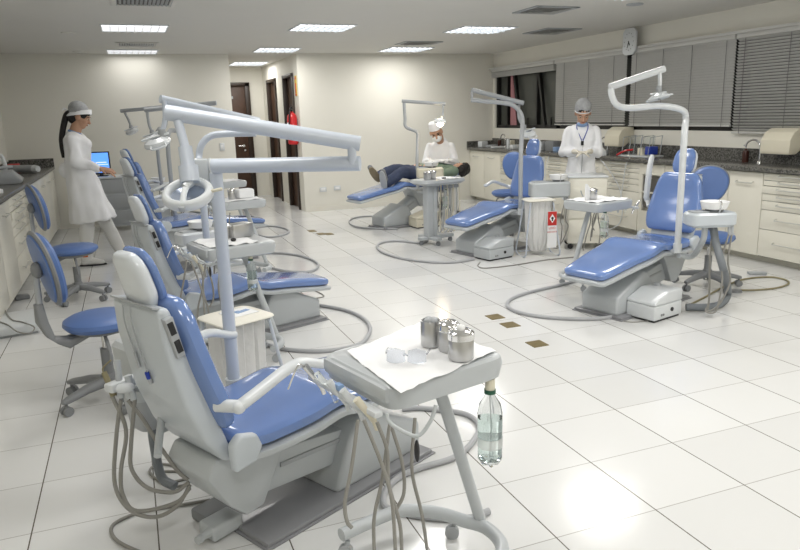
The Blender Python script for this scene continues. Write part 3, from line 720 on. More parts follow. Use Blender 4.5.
# nearest left
pb = W1(-.22, .30, .40); pt = W1(-.22, .30, 1.345); d0 = dep(pt)
a_l, a_r = pd(213, 166, d0*.99), pd(360, 163.5, d0*.96)
a_r2 = pd(359, 143.5, d0*.95); a_t = pd(167, 112.5, d0*.92)
t1 = oplight('large pale operating lamp with two long round arms over the nearest left chair', (pb.x, pb.y, 0), [pb, pt], .0265, None, (a_r+V((-.03, 0, 0)), a_r2+V((-.03, 0, 0))), (a_t, a_r2))
MB().tube([a_l, a_r], .029, 20, 0).build('arm', tubew, t1, True)
MB().cyl(pb-V((0, 0, .02)), W1(-.22, .18, .37), .02).build('mounting_bracket', shellw, t1, True)
pn = pd(197, 181, d0*1.02); MB().box(pn, (.115, .04, .18), rz=-.35, bev=.015).build('joint_cover', shellm, t1, True)
MB().tube([pn+V((.05, -.02, .088)), pn+V((.062, -.03, .03)), pn+V((.056, -.03, -.09))], .012, 10).build('cover_edge', shellw, t1, True)
s0 = pd(178, 121, d0*.92); s1 = pd(185, 147, d0*.92); s2 = pd(188, 166, d0*.92); s3 = pd(190, 182, d0*.92)
MB().cyl(s0, s1, .017).cyl(s1, s2, .026).cyl(s2, s3, .036).build('lamp_stem', tubew, t1, True)
ring_lamp(t1, pd(188, 194, d0*.92), RZ*.50+V((0, 0, -.80)), s3)
# second left
def px(pts, d): return [pd(u, v, d) for u, v in pts]
b = W2(-.23, .28, .30); d = dep(b); tp = pd(200, 168, d)
q = oplight('operating lamp with a white curved pole over the second left chair', (b.x, b.y, 0), [b, V((b.x, b.y, 1.1))] + px([(199, 160), (201, 146), (209, 137), (222, 134), (256, 133)], d), .026, None, (pd(256, 133, d), pd(256, 120, d)), (pd(161, 99, d*.9), pd(258, 121, d)), px([(164, 101), (165, 118), (162, 133)], d*.9), pd(157, 142, d*.9), (.25, .2, -.9), (1, 0, 0), .95)
# third left
b = W3(-.23, .28, .35); d = dep(b); u0 = 400+F*((b-EYE).dot(RX))/d
oplight('operating lamp on the third left chair, thin pole and grey level arm', (b.x, b.y, 0), [b, V((b.x, b.y, 1.35))] + px([(u0, 130), (u0+3, 120), (u0+12, 116)], d), .024, None, None, (pd(145, 110, d), pd(216, 103, d)), px([(147, 112), (149, 124), (152, 132)], d), pd(152, 137, d), (.3, .2, -.9), (1, 0, 0), .9, m=greyl)
b = W4(-.23, .28, .35); d = dep(b); u0 = 400+F*((b-EYE).dot(RX))/d
oplight('operating lamp of the farthest left chair, hanging left of all the others', (b.x, b.y, 0), [b, V((b.x, b.y, 1.35))] + px([(u0, 128), (u0+2, 120), (u0+8, 116)], d), .024, None, None, (pd(121, 111, d), pd(172, 106, d)), px([(125, 113), (129, 121), (131, 127)], d), pd(132, 131, d), (.3, .2, -.9), (1, 0, 0), .95, m=greyl)
# nearest right
def up_(b): q = V((b.x, b.y, 1.52)); return 400+F*((q-EYE).dot(RX))/dep(q)
b = V1(-.11, .29, .45); d = dep(b); u0 = 400+F*((b-EYE).dot(RX))/d
du = 0
oplight('white operating lamp folded over the nearest right chair, arm rising to the right', (b.x, b.y, 0), [b, V((b.x, b.y, 1.0)), V((b.x, b.y, 1.38))] + px([(up_(b), 119), (up_(b)-4, 110), (660, 106), (630, 108), (617, 105), (612, 96), (611, 89)], d), .0245, None, None, (pd(610, 87, d), pd(664, 69, d)), px([(660, 73), (660, 84), (659, 89)], d), pd(659, 97, d), (.1, -.2, -.95), (1, 0, 0), .8, m=shellw)
MB_bk = MB().cyl(b+V((0, 0, .02)), V1(-.10, .17, .42), .022).build('lamp_bracket', shellw, R1, True)
b = V2(-.10, .31, .42); d = dep(b); u0 = 400+F*((b-EYE).dot(RX))/d
oplight('grey operating lamp on the middle right chair, arm folded back towards the headrest', (b.x, b.y, 0), [b, V((b.x, b.y, 1.1))] + px([(522.5, 125), (521, 114), (514, 106), (503, 103), (471, 100)], d), .024, None, (pd(472, 100, d), pd(472, 91, d)), (pd(472, 90, d), pd(523, 103, d*1.02)), px([(519, 105), (519, 118), (524, 127)], d*1.03), pd(528, 133, d*1.03), (.2, .3, -.9), (1, 0, 0), .95, m=greyl)
MB().cyl(b+V((0, 0, .02)), V2(-.10, .17, .42), .022).build('lamp_bracket', shellw, R2, True)
b = V3(-.0, .34, .56); d = dep(b); u0 = 400+F*((b-EYE).dot(RX))/d
oplight('lit operating lamp glowing warmly above the patient and the seated dentist', (b.x, b.y, 0), [V3(.12, .16, .55), V3(.10, .30, .55), b, V((b.x, b.y, .9))] + px([(u0, 140), (u0-1, 132), (406, 127), (405, 118), (404, 103)], d), .022, None, None, (pd(402, 101, d), pd(445, 104, d)), px([(443, 105), (443, 112), (442, 118)], d), pd(440, 121, d), (.1, .1, -1), (1, 0, 0), .85, on=True, m=greyl, rs=.013)
ld = bpy.data.lights.new('lamp_beam', 'POINT'); ld.energy = 3; ld.color = (1, .85, .65); ld.shadow_soft_size = .06
lo = bpy.data.objects.new('lamp_beam', ld); col.objects.link(lo); lo.location = pd(440, 124.5, d)

# ------------------------------------------------------------ spittoon units
def spittoon(pos, h, z, label, L=.34, Wd=.19, hh=.105, m=shellw, arm_to=None, bowl_dx=.03):
    t = thing('spittoon_unit', label, 'spittoon', (pos[0], pos[1], 0), rad(h), None)
    MB().loft([(V((0, 0, z)), V((L/2-.03, 0, 0)), V((0, Wd/2-.02, 0))), (V((0, 0, z+.02)), V((L/2, 0, 0)), V((0, Wd/2, 0))), (V((0, 0, z+hh-.015)), V((L/2, 0, 0)), V((0, Wd/2, 0))), (V((0, 0, z+hh)), V((L/2-.012, 0, 0)), V((0, Wd/2-.012, 0)))], 32, 6).build('body', m, t)
    MB().box((-L*.25, 0, z+hh+.004), (L*.35, Wd*.55, .012), bev=.004).build('top_tray', greyl, t)
    MB().lathe([(.001, 0), (.06, 0), (.065, .02), (.001, .025)], (bowl_dx, 0, z+hh), 24).build('bowl_ring', greyp, t)
    MB().lathe([(.03, .0), (.085, .01), (.10, .06), (.094, .06), (.078, .02), (.001, .012)], (bowl_dx, 0, z+hh+.015), 28).build('bowl', paper, t)
    MB().tube([(bowl_dx+.0, -.07, z+hh), (bowl_dx, -.10, z+hh+.06), (bowl_dx, -.08, z+hh+.085), (bowl_dx, -.06, z+hh+.07)], .005, 8).build('filler_spout', chrome, t)
    for i, dx in enumerate((.36, .42)): 
        MB().tube([(L*dx, -Wd*.3, z+.02), (L*dx, -Wd*.32, z-.04), (L*dx+.01, -Wd*.32, z-.06)], .012, 8).build('suction_handpiece', greyl, t)
        MB().tube([(L*dx, -Wd*.32, z-.05), (L*dx+.03*i-.04, -Wd*.3, z-.25), (L*dx+.04*i-.02, -Wd*.28, .28), (L*dx-.04, -Wd*.2, .06+.05*i), (L*dx-.10, 0, .05), (L*.2, .05, .12), (L*.1, .02, z-.2), (L*.1, 0, z)], .007, 8).build('suction_tube', cordm, t)
    return t
dS = dep(V1(-.10, .31, .8))
p = pd(709, 226, dS*.96); S1 = spittoon((p.x, p.y), -18, p.z, 'white spittoon unit with bowl attached to the nearest right chair', m=shellc)
MB().tube([pd(713, 226, dS*.965), pd(716, 243, dS*.965), pd(723, 268, dS*.965), gp(728, 292, .10), gp(722, 303, .04), gp(708, 307, .032), gp(686, 307, .032)], .028, 14).build('drain_hose', darkhose, S1, True)
MB().tube([V1(-.10, .31, .43), V1(-.10, .31, .43)+V((.12, -.02, -.01)), pd(703, 240, dS*.97), pd(705, 226, dS*.96)], .022, 12).build('support_arm', shellm, S1, True)
dS = dep(V2(-.10, .31, .8)); p = pd(549, 197, dS); S2 = spittoon((p.x, p.y), -18, p.z, 'grey spittoon unit with white bowl beside the middle right chair', .44, .22, .17, shellm, bowl_dx=.10)
MB().tube([V2(-.10, .31, .47), pd(530, 200, dS), pd(536, 193, dS)], .02, 10).build('support_arm', shellm, S2, True)
dS = dep(V3(0, .34, .8)); p = pd(430, 178, dS*.99); S3 = spittoon((p.x, p.y), -15, p.z, 'cream spittoon unit in front of the lying patient', .36, .2, .14, cream, bowl_dx=.02)
MB().tube([V3(-.02, .32, .5), V3(-.1, .36, .5), V((p.x, p.y, p.z))], .02, 10).build('support_arm', shellm, S3, True)
p = W1(-.50, .52, 0); t = thing('spittoon_unit', 'pale container with darker lower half behind the nearest left chair', 'spittoon', tuple(p), rad(27))
MB().loft([(V((0, 0, .30)), V((.07, 0, 0)), V((0, .07, 0))), (V((0, 0, .44)), V((.085, 0, 0)), V((0, .085, 0)))], 28, 5).build('lower_cup', greyl, t)
MB().loft([(V((0, 0, .44)), V((.09, 0, 0)), V((0, .09, 0))), (V((0, 0, .66)), V((.10, 0, 0)), V((0, .10, 0))), (V((0, 0, .68)), V((.085, 0, 0)), V((0, .085, 0)))], 28, 5).build('body', shellm, t)
MB().tube([(0, 0, .31), (0, 0, .2), (0, -.03, .06), (.02, -.1, .03)], .02, 10).build('drain_hose', darkhose, t)
MB().tube([(.05, -.05, .5), (.10, -.12, .46), (.20, -.16, .42)], .018, 10).build('support_arm', shellm, t)
for Wx, lb in ((W3, 'pale spittoon unit behind the third left chair'), (W4, 'pale spittoon unit behind the farthest left chair'), (W2, 'pale spittoon unit behind the second left chair')):
    p = Wx(-.15, .60, 0); spittoon((p.x, p.y), 20, .60, lb)

# ------------------------------------------------------------ junction boxes on the floor
def jbox(c, h, label, m=shellm, L=.34, Wd=.25):
    t = thing('junction_box', label, 'control box', (c[0], c[1], 0), rad(h))
    MB().box((0, 0, .07), (L, Wd, .11), bev=.012, seg=3).build('lower_case', m, t)
    MB().prism([(-L/2, .125), (-L/2, .15), (0, .215), (L/2, .215), (L/2, .125)], -Wd/2, Wd/2, .012, 3).build('lid', m, t)
    MB().lathe([(.001, .213), (.028, .213), (.026, .235), (.001, .238)], (L*.3, Wd*.2, 0), 16).build('top_knob', greyl, t)
    MB().box((0, 0, .008), (L*.9, Wd*.9, .016)).build('foot_pad', black, t)
    MB().lathe([(.001, 0), (.016, 0), (.016, .008), (.001, .008)], (L*.12, -Wd/2+.002, .075), 14, Matrix.Rotation(PI/2, 4, 'X')).build('socket', black, t)
    for dx in (-.25, -.18): MB().lathe([(.001, 0), (.009, 0), (.009, .006), (.001, .006)], (L*dx, -Wd/2+.002, .05), 10, Matrix.Rotation(PI/2, 4, 'X')).build('socket', greyp, t)
    return t
jbox((3.60, 4.04), 14, 'white floor junction box with a sloping lid before the nearest right chair', shellw)
jbox((3.60, 6.55), 14, 'grey floor junction box with a sloping lid before the middle right chair', shellm, .36, .26)
jbox((3.80, 8.93), 4, 'cream floor junction box below the lying patient', cream, .38, .26)
fp = thing('foot_control', 'pale foot pedal with a cone tip on the floor behind the nearest left chair', 'foot pedal', tuple(gp(222, 533)), rad(30))
MB().box((0, 0, .04), (.14, .10, .06), bev=.014, seg=3).build('body', shellm, fp); MB().cyl((-.06, -.02, .05), (-.11, -.03, .05), .022, .012).cyl((-.11, -.03, .05), (-.13, -.033, .05), .016).build('tip', shellm, fp)
tag(MB().box(tuple(gp(212, 512, .03)), (.12, .12, .05), rz=.5, bev=.012).build('cable_box', greyp), 'dark cable box on the floor behind the nearest left chair base', 'box')

# ------------------------------------------------------------ instrument carts
def caster(par, x, y, z=.0, r=.026, rz=0, m=greyl, world=False):
    c = MB().cyl((x-.011*math.sin(rz), y-.011*math.cos(rz), z+r), (x+.011*math.sin(rz), y+.011*math.cos(rz), z+r), r, n=18).cyl((x, y, z+r), (x+.01, y, z+r*2.5), .009)
    c.build('caster', m, par, world)
CC = V((.80, 2.0, 0)); ch = rad(15)
cart = thing('instrument_cart', 'near instrument cart whose tray holds goggles and three steel canisters', 'instrument cart', tuple(CC), ch, 'wheeled instrument carts')
Mc = WM[cart.name]
TZ = .785
MB().loft([(V((0, 0, TZ-.082)), V((.212, 0, 0)), V((0, .186, 0))), (V((0, 0, TZ-.074)), V((.228, 0, 0)), V((0, .200, 0))), (V((0, 0, TZ-.03)), V((.236, 0, 0)), V((0, .208, 0))), (V((0, 0, TZ-.008)), V((.232, 0, 0)), V((0, .204, 0))), (V((0, 0, TZ)), V((.222, 0, 0)), V((0, .194, 0)))], 40, 9).build('tray', shellm, cart)
MB().box((-.225, 0, TZ-.03), (.03, .36, .05), bev=.012).build('tray_edge', greyl if False else shellm, cart)
leg = MB().tube([(.86, 1.98, .72), (.90, 1.98, .60), (1.05, 2.0, .10)], .021, 16, 0); leg.build('leg', shellm, cart, True)
MB().tube([(.56, 2.13, .10), (.66, 2.16, .10), (.80, 2.18, .105), (.92, 2.12, .105), (1.0, 2.03, .10), (1.05, 1.96, .10), (1.05, 1.85, .10), (.98, 1.75, .10)], .024, 16).build('base_tube', shellm, cart, True)
for x, y in ((.575, 2.14), (.975, 2.09), (1.0, 1.78)):
    caster(cart, x, y, 0, .026, .5, greyl, True)
MB().tube([pd(u, v, 1.80) for u, v in ((387, 413), (388, 420), (397, 428), (417, 436), (430, 422), (436, 405))], .0055, 10).build('pull_handle', shellm, cart, True)
MB().ell(pd(417, 451, 1.80), (.007, .009, .032)).build('black_toggle', black, cart, True)
# handpieces in a row under the left edge
hp0, hp1 = V((-.262, .20, .715)), V((-.262, -.16, .70))
MB().box(tuple((hp0+hp1)/2), (.03, .40, .02), bev=.006).build('instrument_holder', shellw, cart)
for i in range(5):
    p = hp0.lerp(hp1, (i+.3)/4.6); mm = [chrome, ply, shellw, shellw, cream][i]
    hpz = MB().cyl(p+V((-.035, .02, .045)), p+V((.01, 0, -.03)), .012, .009).cyl(p+V((.01, 0, -.03)), p+V((.02, 0, -.06)), .008)
    if i == 0: hpz.tube([p+V((-.035, .02, .045)), p+V((-.06, .02, .05)), p+V((-.10, .02, -.02))], .003, 8)
    hpz.build('handpiece', mm, cart)
MB().box(tuple(hp0.lerp(hp1, .5)+V((-.012, 0, .028))), (.02, .03, .02), bev=.003).build('blue_clip', lightblue, cart)
cords = [((358, 420), (352, 465), (345, 502), (347, 521), (352, 528)), ((364, 420), (382, 465), (392, 502), (396, 560)), ((377, 422), (387, 450), (389, 485), (400, 525), (402, 565)),
         ((390, 422), (382, 480), (374, 520), (375, 565)), ((391, 425), (402, 462), (404, 492), (396, 510)), ((415, 418), (412, 470), (422, 515), (430, 570))]
for i, cpts in enumerate(cords):
    MB().tube([pd(u, v, 1.86+.03*i) for u, v in cpts], .0055, 8).build('cord', cordm, cart, True)
# bottle hanging from the right end
def bottle(p, s=1, label='', group=None):
    t = thing('water_bottle', label, 'bottle', p, 0, group)
    pr_ = [(.001, 0), (.02, .0), (.028, .012), (.0325, .02), (.033, .12), (.033, .15), (.028, .175), (.014, .198), (.0125, .205), (.0125, .212), (.001, .212)]
    body = MB().lathe([(r*s, z*s) for r, z in pr_], n=28)
    for v in body.bm.verts:
        if v.co.z < .02*s and v.co.xy.length > .01*s: v.co.z += .010*s*(.5+.5*math.cos(5*math.atan2(v.co.y, v.co.x)))
    b = body.build('bottle_body', ply, t)
    MB().lathe([(.001, .008*s), (.029*s, .02*s), (.030*s, .135*s), (.001, .135*s)], n=24).build('water', mat('bottle_water', (.8, .9, .88), .02, trans=.96, ior=1.12, var=.01), t)
    MB().lathe([(.0332*s, .055*s), (.0336*s, .056*s), (.0336*s, .082*s), (.0332*s, .083*s)], n=28, close=False).build('label_band', bandm, t)
    MB().lathe([(.001, .205*s), (.0155*s, .205*s), (.0155*s, .216*s), (.001, .216*s)]).build('cap', greencap, t)
    MB().cyl((0, 0, .215*s), (0, 0, .245*s), .013*s).build('neck_fitting', cream, t)
    MB().tube([(0, 0, .2*s), (.004, 0, .1*s), (0, 0, .03*s)], .002*s, 6).build('dip_tube', shellw, t)
    return t
bp_ = gp(490, 380, .70)
bt1 = bottle((bp_.x, bp_.y, .705-.245*1.25), 1.25, 'clear water bottle with green cap hanging under the nearest tray')
# other carts
def W2C(C, h): return (C[0], C[1], 0), rad(h)
specs = [((.56, 4.52), 14, 'instrument cart of the second left chair, tray with paper and a metal box', .68), ((.95, 6.95), 14, 'instrument cart of the third left chair, tray with a cup and papers', 1), ((1.12, 9.2), 14, 'farthest left instrument cart with its tray near the corridor door', 1), ((3.76, 4.98), 192, 'instrument cart with a white tray between the right chairs, before the standing woman', 1)]
for (C, h, lb, s) in specs[:1] + specs[1:]:
    dup(cart, (C[0], C[1], 0), rad(h), lb)
def top_local(C, h, x, y): a = rad(h); return V((C[0]+x*math.cos(a)-y*math.sin(a), C[1]+x*math.sin(a)+y*math.cos(a), TZ))
bottle(tuple(gp(605, 210, .72)-V((0, 0, .24))), 1.05, 'clear water bottle under the tray between the right chairs')
bottle((.66, 4.42, .46), 1, 'clear water bottle under the second left tray')

# tray contents
def sheet(corners, z, label, cat='paper sheet', amp=.004, m=paper, n=18, droop=.0, name='paper_sheet'):
    mb = MB(); g = []
    P = [V((c[0], c[1], z)) for c in corners]
    for i in range(n+1):
        row = []
        for j in range(n+1):
            a, b = i/n, j/n; p = P[0]*(1-a)*(1-b)+P[1]*a*(1-b)+P[2]*a*b+P[3]*(1-a)*b
            e = max(abs(a-.5), abs(b-.5))*2
            p.z += amp*(noise.noise(V((p.x*14, p.y*14, 3)))+.8) + max(0, e-.8)*.05*noise.noise(V((p.x*22, p.y*22, 9)))
            row.append(mb.bm.verts.new(p))
        g.append(row)
    for i in range(n):
        for j in range(n): mb.bm.faces.new((g[i][j], g[i+1][j], g[i+1][j+1], g[i][j+1]))
    return tag(mb.build(name, m, sharp=2), label, cat)
cs = [gp(347, 352, TZ+.004), gp(421, 322, TZ+.004), gp(496, 351, TZ+.004), gp(401, 394, TZ+.004)]
sheet(cs, TZ+.003, 'wavy white paper sheet covering the nearest tray', amp=.0035)
def canister(p, r, h, label, lid=True, open_top=False):
    t = thing('steel_canister', label, 'canister', tuple(p), 0, 'steel canisters on trays')
    MB().lathe([(.001, 0), (r*.95, 0), (r, .005), (r, h*.75), (r*.985, h*.76), (r*.985, h), (r*.93, h), (r*.93, h-.01), (.001, h-.01)], n=36).build('body', steel, t)
    if lid: MB().lathe([(r*1.03, h*.74), (r*1.05, h*.75), (r*1.05, h*.97), (r*1.0, h), (r*.7, h+.008), (r*.25, h+.010), (r*.2, h+.004), (.001, h+.003)], n=36).build('lid', chrome, t)
    else: 
        for k in range(4): MB().ell((.012*math.cos(k*1.7), .012*math.sin(k*1.7), h-.002), (.016, .014, .012)).build('cotton_roll', greyl, t)
    return t
zz = TZ+.008
canister(gp(431, 345, zz), .034, .088, 'open steel canister, farthest left of the three on the nearest tray', lid=False)
canister(gp(449, 350, zz), .034, .092, 'lidded steel canister in the middle of the three on the nearest tray')
c3 = canister(gp(461, 358, zz), .041, .088, 'lidded steel canister, largest and nearest of the three on the nearest tray')
MB().ell((0, 0, .100), (.014, .014, .012)).build('cotton_ball', paper, c3)
g = gp(407, 361, zz); gog = thing('safety_goggles', 'clear safety goggles lying on the paper of the nearest tray', 'goggles', tuple(g), rad(-30))
for s_ in (-1, 1):
    mb = MB(); rows = []
    for i in range(9):
        a = (i/8-.5)*2.2; rows.append([V((s_*.033+.034*math.sin(a), -.030*math.cos(a), .002+.002*abs(a)+0)), V((s_*.033+.031*math.sin(a), -.028*math.cos(a)+.006, .050-.012*abs(a)))])
    R = [[r[0], r[1], r[1]+V((0, .002, 0)), r[0]+V((0, .002, 0))] for r in rows]; mb.rings(R); mb.build('lens', glassc, gog)
    MB().tube([(s_*.064, -.008, .028), (s_*.068, .04, .026), (s_*.062, .09, .008)], .0028, 6).build('temple', glassc, gog)
MB().tube([(-.006, -.028, .028), (0, -.032, .034), (.006, -.028, .028)], .003, 6).build('bridge', glassc, gog)
# second left tray
C, h = specs[0][0], specs[0][1]
tl = lambda x, y: top_local(C, h, x, y)
sheet([tl(-.2, -.18), tl(.12, -.18), tl(.12, .18), tl(-.2, .18)], TZ+.002, 'white paper sheet on the second left tray')
tag(MB().box(tuple(tl(.10, .10)+V((0, 0, .05))), (.16, .10, .09), rz=.5, bev=.006).build('metal_box', steel), 'crinkled metal box on the second left tray', 'box')
canister(tl(.0, .10)+V((0, 0, .006)), .035, .09, 'small steel canister beside the metal box on the second left tray')
tag(MB().ell(tuple(tl(.0, -.04)+V((0, 0, .014))), (.018, .014, .012)).build('cotton_holder', black), 'small black object on the second left tray', 'holder')
C3, h3 = specs[1][0], specs[1][1]; tl = lambda x, y: top_local(C3, h3, x, y)
canister(tl(-.05, 0)+V((0, 0, .004)), .036, .10, 'steel cup on the third left tray')
tag(MB().box(tuple(tl(.09, .02)+V((0, 0, .05))), (.17, .13, .09), rz=.3, bev=.02).build('crumpled_bag', paper), 'crumpled white bag on the third left tray', 'bag')
sheet([tl(-.2, -.18), tl(.2, -.18), tl(.2, .18), tl(-.2, .18)], TZ+.002, 'white paper sheet on the third left tray')
C4, h4 = specs[2][0], specs[2][1]; tl = lambda x, y: top_local(C4, h4, x, y)
canister(tl(-.1, 0)+V((0, 0, .004)), .036, .09, 'steel cup on the farthest left tray'); sheet([tl(-.18, -.16), tl(.18, -.16), tl(.18, .16), tl(-.18, .16)], TZ+.002, 'white paper sheet on the farthest left tray')
C5, h5 = specs[3][0], specs[3][1]; tl = lambda x, y: top_local(C5, h5, x, y)
sheet([tl(-.2, -.18), tl(.22, -.18), tl(.22, .16), tl(-.2, .18)], TZ+.002, 'white paper sheet on the tray between the right chairs')
canister(tl(.06, -.02)+V((0, 0, .006)), .05, .085, 'wide steel canister on the tray between the right chairs')
canister(tl(.0, -.06)+V((0, 0, .006)), .036, .08, 'narrow steel canister beside the wide one on the right tray')
tag(MB().prism([(0, 0), (.14, .0), (.14, .02), (.02, .14), (0, .14)], -.006, .006, .003, M=Matrix.Translation(tl(.16, -.0)+V((0, 0, .006))) @ Matrix.Rotation(.3, 4, 'Z')).build('paper_holder', paper), 'folded white card standing on the tray between the right chairs', 'card')

# column cart of the middle right chair
g = gp(430, 244); cc = thing('instrument_cart', 'column instrument cart with a single thick post, between patient and middle chair', 'instrument cart', (g.x, g.y, 0), rad(12), None)
MB().box((0, 0, .42), (.13, .10, .70), bev=.02, seg=3).box((.045, -.02, .42), (.05, .10, .66), bev=.01).build('column', shellm, cc)
MB().prism([(-.16, .06), (-.16, .10), (.34, .10), (.34, .06)], -.04, .04, .01).prism([(-.04, .06), (-.04, .10), (.04, .10), (.04, .06)], -.2, .2, .01).build('foot', shellm, cc)
for x, y in ((-.13, 0), (.0, -.17), (.0, .17), (.31, 0)): caster(cc, x, y, 0, .028, 0, greyp)
MB().loft([(V((.13, 0, TZ-.06)), V((.27, 0, 0)), V((0, .17, 0))), (V((.13, 0, TZ-.03)), V((.32, 0, 0)), V((0, .2, 0))), (V((.13, 0, TZ)), V((.31, 0, 0)), V((0, .19, 0)))], 36, 5).build('tray', shellm, cc)
MB().box((.30, -.05, TZ-.10), (.2, .05, .04), bev=.01).build('instrument_holder', greyl, cc)
for i in range(6): 
    x = .17+.045*i; MB().tube([(x, -.07, TZ-.05), (x+.01, -.08, .55), (x-.01+.01*(i % 3), -.06, .25), (x-.03, .0, .12), (x-.02, .05, .3), (x, .05, TZ-.08)], .007, 6).build('cord', cream if i % 2 else greyl, cc)
bottle(tuple(cc.location + V((.22, 0.0, .42))), 1.1, 'clear water bottle hanging behind the cords of the column cart')
a = rad(12); cl = lambda x, y: V((g.x+x*math.cos(a)-y*math.sin(a), g.y+x*math.sin(a)+y*math.cos(a), TZ))
sheet([cl(.08, -.15), cl(.4, -.15), cl(.36, .15), cl(.08, .15)], TZ+.002, 'white paper on the column cart tray')
canister(cl(-.02, 0)+V((0, 0, .003)), .045, .09, 'left steel canister on the column cart tray'); canister(cl(.07, .02)+V((0, 0, .006)), .045, .09, 'right steel canister on the column cart tray')
tag(MB().box(tuple(cl(.15, -.1)+V((0, 0, .014))), (.05, .03, .014), bev=.004).build('cotton_holder', black), 'small black clip on the column cart tray', 'clip')

# ------------------------------------------------------------ waste bag stands
def bagstand(c, h, z, label, sign=False, w=.29, dd=.27):
    t = thing('waste_bag_stand', label, 'waste bin', (c[0], c[1], 0), rad(h))
    MB().loft([(V((0, 0, z-.02)), V((w/2, 0, 0)), V((0, dd/2, 0))), (V((0, 0, z-.012)), V((w/2+.015, 0, 0)), V((0, dd/2+.015, 0))), (V((0, 0, z-.006)), V((w/2+.012, 0, 0)), V((0, dd/2+.012, 0))), (V((0, 0, z+.006)), V((w/2-.02, 0, 0)), V((0, dd/2-.02, 0)))], 32, 7).build('lid', lidm, t)
    MB().box((.02, 0, z+.008), (w*.55, dd*.5, .003)).build('lid_print', paper, t)
    if not sign: MB().box((.04, 0, z+.0105), (w*.28, .03, .002), rz=.2).box((.0, .02, z+.0105), (w*.22, .015, .002), rz=-.1).build('lid_lettering', lightblue, t)
    for sx in (-1, 1):
        MB().tube([(sx*w*.42, -dd*.45, z-.03), (sx*(w*.5+.02), -dd*.55, .25), (sx*(w*.5+.045), -dd*.62, .02), (sx*(w*.5+.045), dd*.62, .02), (sx*(w*.5+.02), dd*.55, .25), (sx*w*.42, dd*.45, z-.03)], .009, 10, 4).build('frame_loop', tubew, t)
    MB().tube([(-w*.55, dd*.62, .02), (w*.55, dd*.62, .02)], .008, 8, 0).build('cross_bar', tubew, t)
    bag = MB(); R = []
    n = 48
    for i in range(13):
        k = i/12; zz_ = z-.02-k*(z-.07); q = 1-.10*k-(.55*max(0, k-.8)/.2 if sign else 0)*.6
        R.append([V((w*.42*q*max(-1, min(1, 1.25*math.cos(2*PI*j/n)))+.006*math.sin(j*1.9+k), dd*.40*q*max(-1, min(1, 1.25*math.sin(2*PI*j/n)))+.006*math.cos(j*2.3+2*k), zz_)) for j in range(n)])
    bag.rings(R).build('bag', plybag, t)
    if sign:
        y = -dd/2-.035
        sgn = MB().box((.10, y, .30), (.105, .004, .40), rz=0).build('sign_panel', paper, t)
        MB().box((.10, y-.003, .42), (.10, .003, .15)).build('red_square', redsign, sgn)
        MB().prism([(-.032, 0), (0, -.048), (.032, 0), (0, .048)], 0, .002, M=Matrix.Translation((.10, y-.0065, .42))).build('diamond', paper, sgn)
        MB().lathe([(.008, 0), (.014, 0), (.014, .001), (.008, .001)], (.10, y-.0068, .425), 14, Matrix.Rotation(PI/2, 4, 'X')).box((.10, y-.0072, .402), (.016, .001, .018)).build('symbol', black, sgn)
        for tx, zz_, sz in (('LIXO', .305, .034), ('INFECTANTE', .268, .0185)):
            cu = bpy.data.curves.new('txt', 'FONT'); cu.body = tx; cu.size = sz; cu.align_x = 'CENTER'; cu.extrude = .0008
            to = bpy.data.objects.new('tmp', cu); col.objects.link(to); bpy.context.view_layer.update()
            me = bpy.data.meshes.new_from_object(to.evaluated_get(bpy.context.evaluated_depsgraph_get())); bpy.data.objects.remove(to)
            me.transform(Matrix.Translation((.10, y-.004, zz_)) @ Matrix.Rotation(PI/2, 4, 'X')); link('lettering', me, redsign, sgn)
    return t
bagstand((.43, 3.55), 24, .56, 'waste bag stand with a cream lid behind the nearest left chair')
bagstand((4.10, 6.46), -12, .62, 'waste bag stand with a red infectious waste sign by the middle right chair', True, .30, .24)

# mobile cabinet before the standing woman
mc = thing('mobile_cabinet', 'white wheeled cabinet standing in front of the woman at the right counter', 'cabinet', (4.82, 6.62, 0), rad(-28))
MB().box((0, 0, .44), (.42, .40, .74), bev=.008).build('body', cabm, mc); MB().box((0, 0, .82), (.44, .42, .02), bev=.004).build('top', shellw, mc)
for i, z in enumerate((.25, .45, .63)):
    d_ = MB().box((0, -.205, z), (.40, .016, .18 if i < 2 else .14), bev=.003).build('drawer', cabm, mc)
for x in (-.17, .17):
    for y in (-.16, .16): caster(mc, x, y, 0, .03, .3, black)

